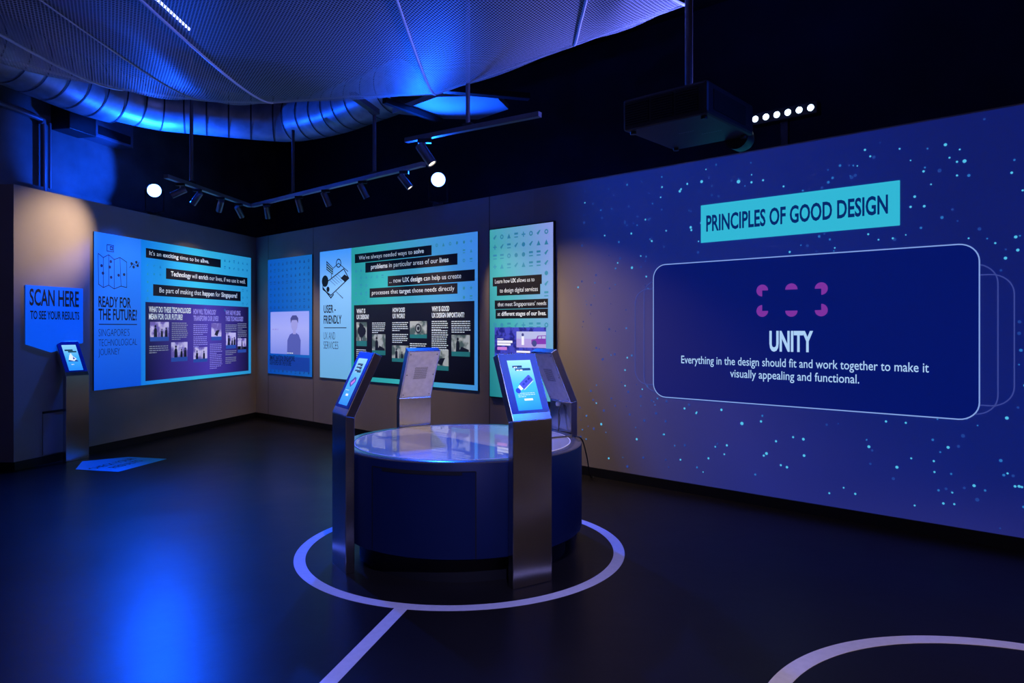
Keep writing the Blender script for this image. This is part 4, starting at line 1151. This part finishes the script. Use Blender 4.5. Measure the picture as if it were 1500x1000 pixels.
# ------------------------------------------------------------------ lighting tracks and their spotlights
def hang(px_, py_, z):
    Y = F * (z - EYE) / (HY - py_)
    return Vector(((px_ - CX) / F * Y, Y, z))
ZT = 3.2
def track(a, b2, rods, label, z=ZT, m=None):
    A, B = (hang(*a, z), hang(*b2, z))
    d = B - A; L = d.length
    Mx = Matrix.Translation(A) @ Matrix.Rotation(math.atan2(d.y, d.x), 4, 'Z')
    t = empty('lighting_track', Mx, label, 'track')
    MB().box((0, -0.028, 0), (L, 0.028, 0.045)).build('rail', m or M['rail'], t)
    for rx, rz in rods:
        f = None
        for i in range(2001):                          # where along the rail this hanger stands
            p = A + d * (i / 2000)
            if abs(CX + F * p.x / p.y - rx) < 0.6: f = i / 2000; break
        if f is None: continue
        MB().tube([(L * f, 0, 0.04), (L * f, 0, rz - z)], 0.021, 10).build('hanger_rod', M['rod'], t, True)
        MB().box((L * f - 0.05, -0.03, 0.044), (L * f + 0.05, 0.03, 0.07)).build('rod_clamp', M['dark_metal'], t)
    return A, B, t
T1 = track((243, 261), (366, 303.5), [(281, CEIL - 0.01)], 'short lighting track along the left wall')
T2 = track((370, 303.5), (621, 243.5), [(430, 4.08), (549, 3.915)], 'long lighting track along the back wall panels')
T3 = track((595, 209), (791, 171), [(686, CEIL - 0.01)], 'single lighting track hung nearer the viewer above the round table', 3.4, M['rod'])
def on_track(T, px_):
    A, B, _ = T
    best = min((abs(CX + F * (A + (B - A) * (i / 1000)).x / (A + (B - A) * (i / 1000)).y - px_), i) for i in range(1001))[1]
    return A + (B - A) * (best / 1000)
def spot(T, px_, target, energy, label, angle=54, scale=1.0, lit=True, color=WARM):
    p = on_track(T, px_)
    t = empty('track_spotlight', Matrix.Translation(p), label, 'spotlight', 'track spotlights')
    s = scale
    MB().box((-0.05 * s, -0.018 * s, -0.03 * s), (0.05 * s, 0.018 * s, 0.0)).build('adapter', M['dark_metal'], t)
    MB().tube([(0, 0, -0.028 * s), (0, 0, -0.085 * s)], 0.009 * s, 8).build('stem', M['rail'], t, True)
    d = (Vector(target) - p).normalized()
    q = d.to_track_quat('Z', 'Y').to_matrix().to_4x4()
    piv = Vector((0, 0, -0.10 * s))
    Mx = Matrix.Translation(piv) @ q
    can = MB().lathe([(0.0, -0.07 * s), (0.034 * s, -0.07 * s), (0.038 * s, -0.064 * s), (0.038 * s, 0.105 * s), (0.031 * s, 0.105 * s), (0.031 * s, 0.096 * s), (0.0, 0.096 * s)], None, 20).build('can', M['spot_can'], t, True, M=Mx)
    MB().disc((0, 0), 0.029 * s, 0.0985 * s, 20).build('lens', M['warm_lens'], t, M=Mx, fix=False)
    lamp('spot_beam', 'SPOT', p + piv + d * 0.12 * s, target, energy, color, 0.03, angle, 1.0)
M['spot_can'] = mat('satin_grey_can', (0.22, 0.22, 0.25), 0.35, 0.7, vary=0.05, scale=30)
spot(T1, 264, WL.at(86, 345), 120, 'leftmost spotlight on the left wall track, swung to the left', 58)
spot(T1, 289, WL.at(190, 420), 70, 'second spotlight from the left on the left wall track')
spot(T1, 323, WL.at(285, 430), 80, 'third spotlight from the left on the left wall track, pointing down')
spot(T1, 350, WB.at(425, 440), 30, 'rightmost spotlight on the left wall track near the room corner')
spot(T2, 391, WB.at(425, 520), 45, 'spotlight at the corner end of the long track, pointing down')
spot(T2, 438, WB.at(492, 480), 90, 'second spotlight from the corner on the long track')
spot(T2, 477, WB.at(560, 480), 90, 'middle one of five spotlights on the long track, left of its second rod')
spot(T2, 531, WB.at(640, 480), 100, 'spotlight just left of the second hanger rod on the long track')
spot(T2, 592, WB.at(775, 480), 130, 'spotlight nearest the free right end of the long track', 46)
spot(T3, 622, WB.at(935, 665), 120, 'bigger spotlight on the track above the round table', 64, 1.35)

# ------------------------------------------------------------------ blue floodlights on the partition tops
def flood(frame, pos, target, label):
    base = pos.copy(); base.z = WALL_H
    t = empty('flood_light', Matrix.Translation(base), label, 'floodlight', 'blue floodlights on the partition tops')
    d = (Vector(target) - pos).normalized()
    q = d.to_track_quat('Z', 'Y').to_matrix().to_4x4()
    Mx = Matrix.Translation(pos - base) @ q
    MB().lathe([(0.0, -0.16), (0.06, -0.16), (0.085, -0.10), (0.095, -0.02), (0.098, 0.02), (0.088, 0.02), (0.088, 0.0), (0.0, 0.0)], None, 32).build('housing', M['black_plastic'], t, True, M=Mx)
    MB().disc((0, 0), 0.086, 0.004, 32).build('lens', M['lens'], t, M=Mx, fix=False)
    side = d.cross(Vector((0, 0, 1))).normalized()
    h = pos.z - WALL_H
    c0 = Vector((0, 0, h)) - d * 0.05
    MB().tube([c0 + side * 0.11, Vector((0, 0, 0.05)) - d * 0.05 + side * 0.11, Vector((0, 0, 0.03)) - d * 0.05, Vector((0, 0, 0.05)) - d * 0.05 - side * 0.11, c0 - side * 0.11], 0.012, 8).build('yoke', M['dark_metal'], t, True)
    MB().box((-0.06, -0.06, 0.0), (0.06, 0.06, 0.03)).build('foot', M['dark_metal'], t)
FL_AIM = Vector((0.0, 0.0, 1.4))
flood(WL, FLOOD_L, FL_AIM, 'round blue floodlight above the left wall, beside the short track')
flood(WB, FLOOD_R, FL_AIM, 'round blue floodlight above the back wall, right of the long track')
# LED bar
bd_ = (BAR_B - BAR_A); bl_ = bd_.length
t = empty('led_bar_light', WB.matrix(WB.px(1146, 166)[0], WALL_H, 0.0), 'bar of six bright blue lamps above the projected slide', 'stage light')
h = BAR_C.z - WALL_H
MB().box((-bl_ / 2 - 0.05, h - 0.05, -0.10), (bl_ / 2 + 0.05, h + 0.05, 0.0)).build('housing', M['black_plastic'], t, bevel=0.006)
for k in range(6):
    MB().disc((-bl_ / 2 + bl_ * k / 5, h), 0.026, 0.003, 20).build('lens', M['led'], t, fix=False)
MB().box((-0.03, 0.0, -0.08), (0.03, h - 0.045, -0.04)).build('bracket', M['dark_metal'], t)

# ------------------------------------------------------------------ projector
cN = Vector(((1036 - CX) / F * 4.2, 4.2, 0)); zb = EYE + 315 * 4.2 / F; ph = 0.205
cL = Vector(((912 - CX) / F * 4.6, 4.6, 0)); cR = Vector(((1100 - CX) / F * 4.79, 4.79, 0))
eL = (cL - cN); wL_ = eL.length; eL.normalize()
eR = Vector((-eL.y, eL.x, 0)); eR = eR if eR.dot(cR - cN) > 0 else -eR
wR_ = (cR - cN).dot(eR) - 0.07
pc = cN + eL * wL_ / 2 + eR * wR_ / 2
X, Yv = -eL, eR                      # local x along the vent face (to the right), local y towards the back wall
PM = Matrix(((X.x, Yv.x, 0, pc.x), (X.y, Yv.y, 0, pc.y), (0, 0, 1, zb), (0, 0, 0, 1)))
pj = empty('projector', PM, 'big black projector hanging from a ceiling pole before the slide', 'projector')
M['proj'] = mat('black_projector_shell', (0.030, 0.030, 0.036), 0.5, vary=0.1, scale=10)
MB().box((-wL_ / 2, -wR_ / 2, 0), (wL_ / 2, wR_ / 2, ph)).build('body', M['proj'], pj, bevel=0.018)
for x0, x1 in ((-0.46, -0.17), (-0.14, 0.12), (0.15, 0.40)):
    g_ = MB().box((wL_ * x0, -wR_ / 2 - 0.004, 0.03), (wL_ * x1, -wR_ / 2 + 0.004, ph - 0.03)).build('vent_grille', M['groove'], pj)
    b = MB()
    for k in range(9): b.box((wL_ * x0, -wR_ / 2 - 0.008, 0.036 + k * 0.0158), (wL_ * x1, -wR_ / 2 - 0.003, 0.042 + k * 0.0158))
    b.build('louvre_slats', M['proj'], g_)
MB().box((wL_ / 2 - 0.004, -wR_ * 0.38, 0.04), (wL_ / 2 + 0.004, wR_ * 0.3, ph - 0.04)).build('side_panel', M['groove'], pj)
MB().lathe([(0.0, 0.0), (0.085, 0.0), (0.085, 0.10), (0.07, 0.14), (0.06, 0.14), (0.055, 0.12), (0.0, 0.105)], Matrix.Translation((wL_ * 0.30, wR_ / 2 - 0.01, 0.015)) @ Matrix.Rotation(-PI / 2, 4, 'X'), 28).build('lens', M['black_plastic'], pj, True)
b = MB()
for x, y, n in ((-0.05, -0.05, 7), (0.06, 0.06, 9)):
    for k in range(n): b.rect(x + k * 0.016, y, x + k * 0.016 + 0.011, y + 0.014, -0.0008)
b.build('underside_marking', M['rod'], pj, fix=False)
for sx_, sy_ in ((-1, -1), (1, -1), (-1, 1), (1, 1)):
    MB().lathe([(0.0, -0.018), (0.02, -0.018), (0.02, 0.0), (0.0, 0.0)], Matrix.Translation((sx_ * wL_ * 0.42, sy_ * wR_ * 0.42, 0)), 14).build('foot', M['black_plastic'], pj, True)
MB().box((-0.16, -0.16, ph), (0.16, 0.16, ph + 0.025)).build('mount_plate', M['dark_metal'], pj)
MB().tube([(0, 0, ph + 0.02), (0, 0, CEIL - zb - 0.005)], 0.026, 14).build('pole', M['rod'], pj, True)
MB().tube(bez([(-0.2, -0.05, ph - 0.005), (-0.17, -0.04, ph + 0.07), (-0.08, -0.02, ph + 0.10), (-0.03, -0.01, ph + 0.09)]), 0.006, 8).build('power_lead', M['cable'], pj, True)
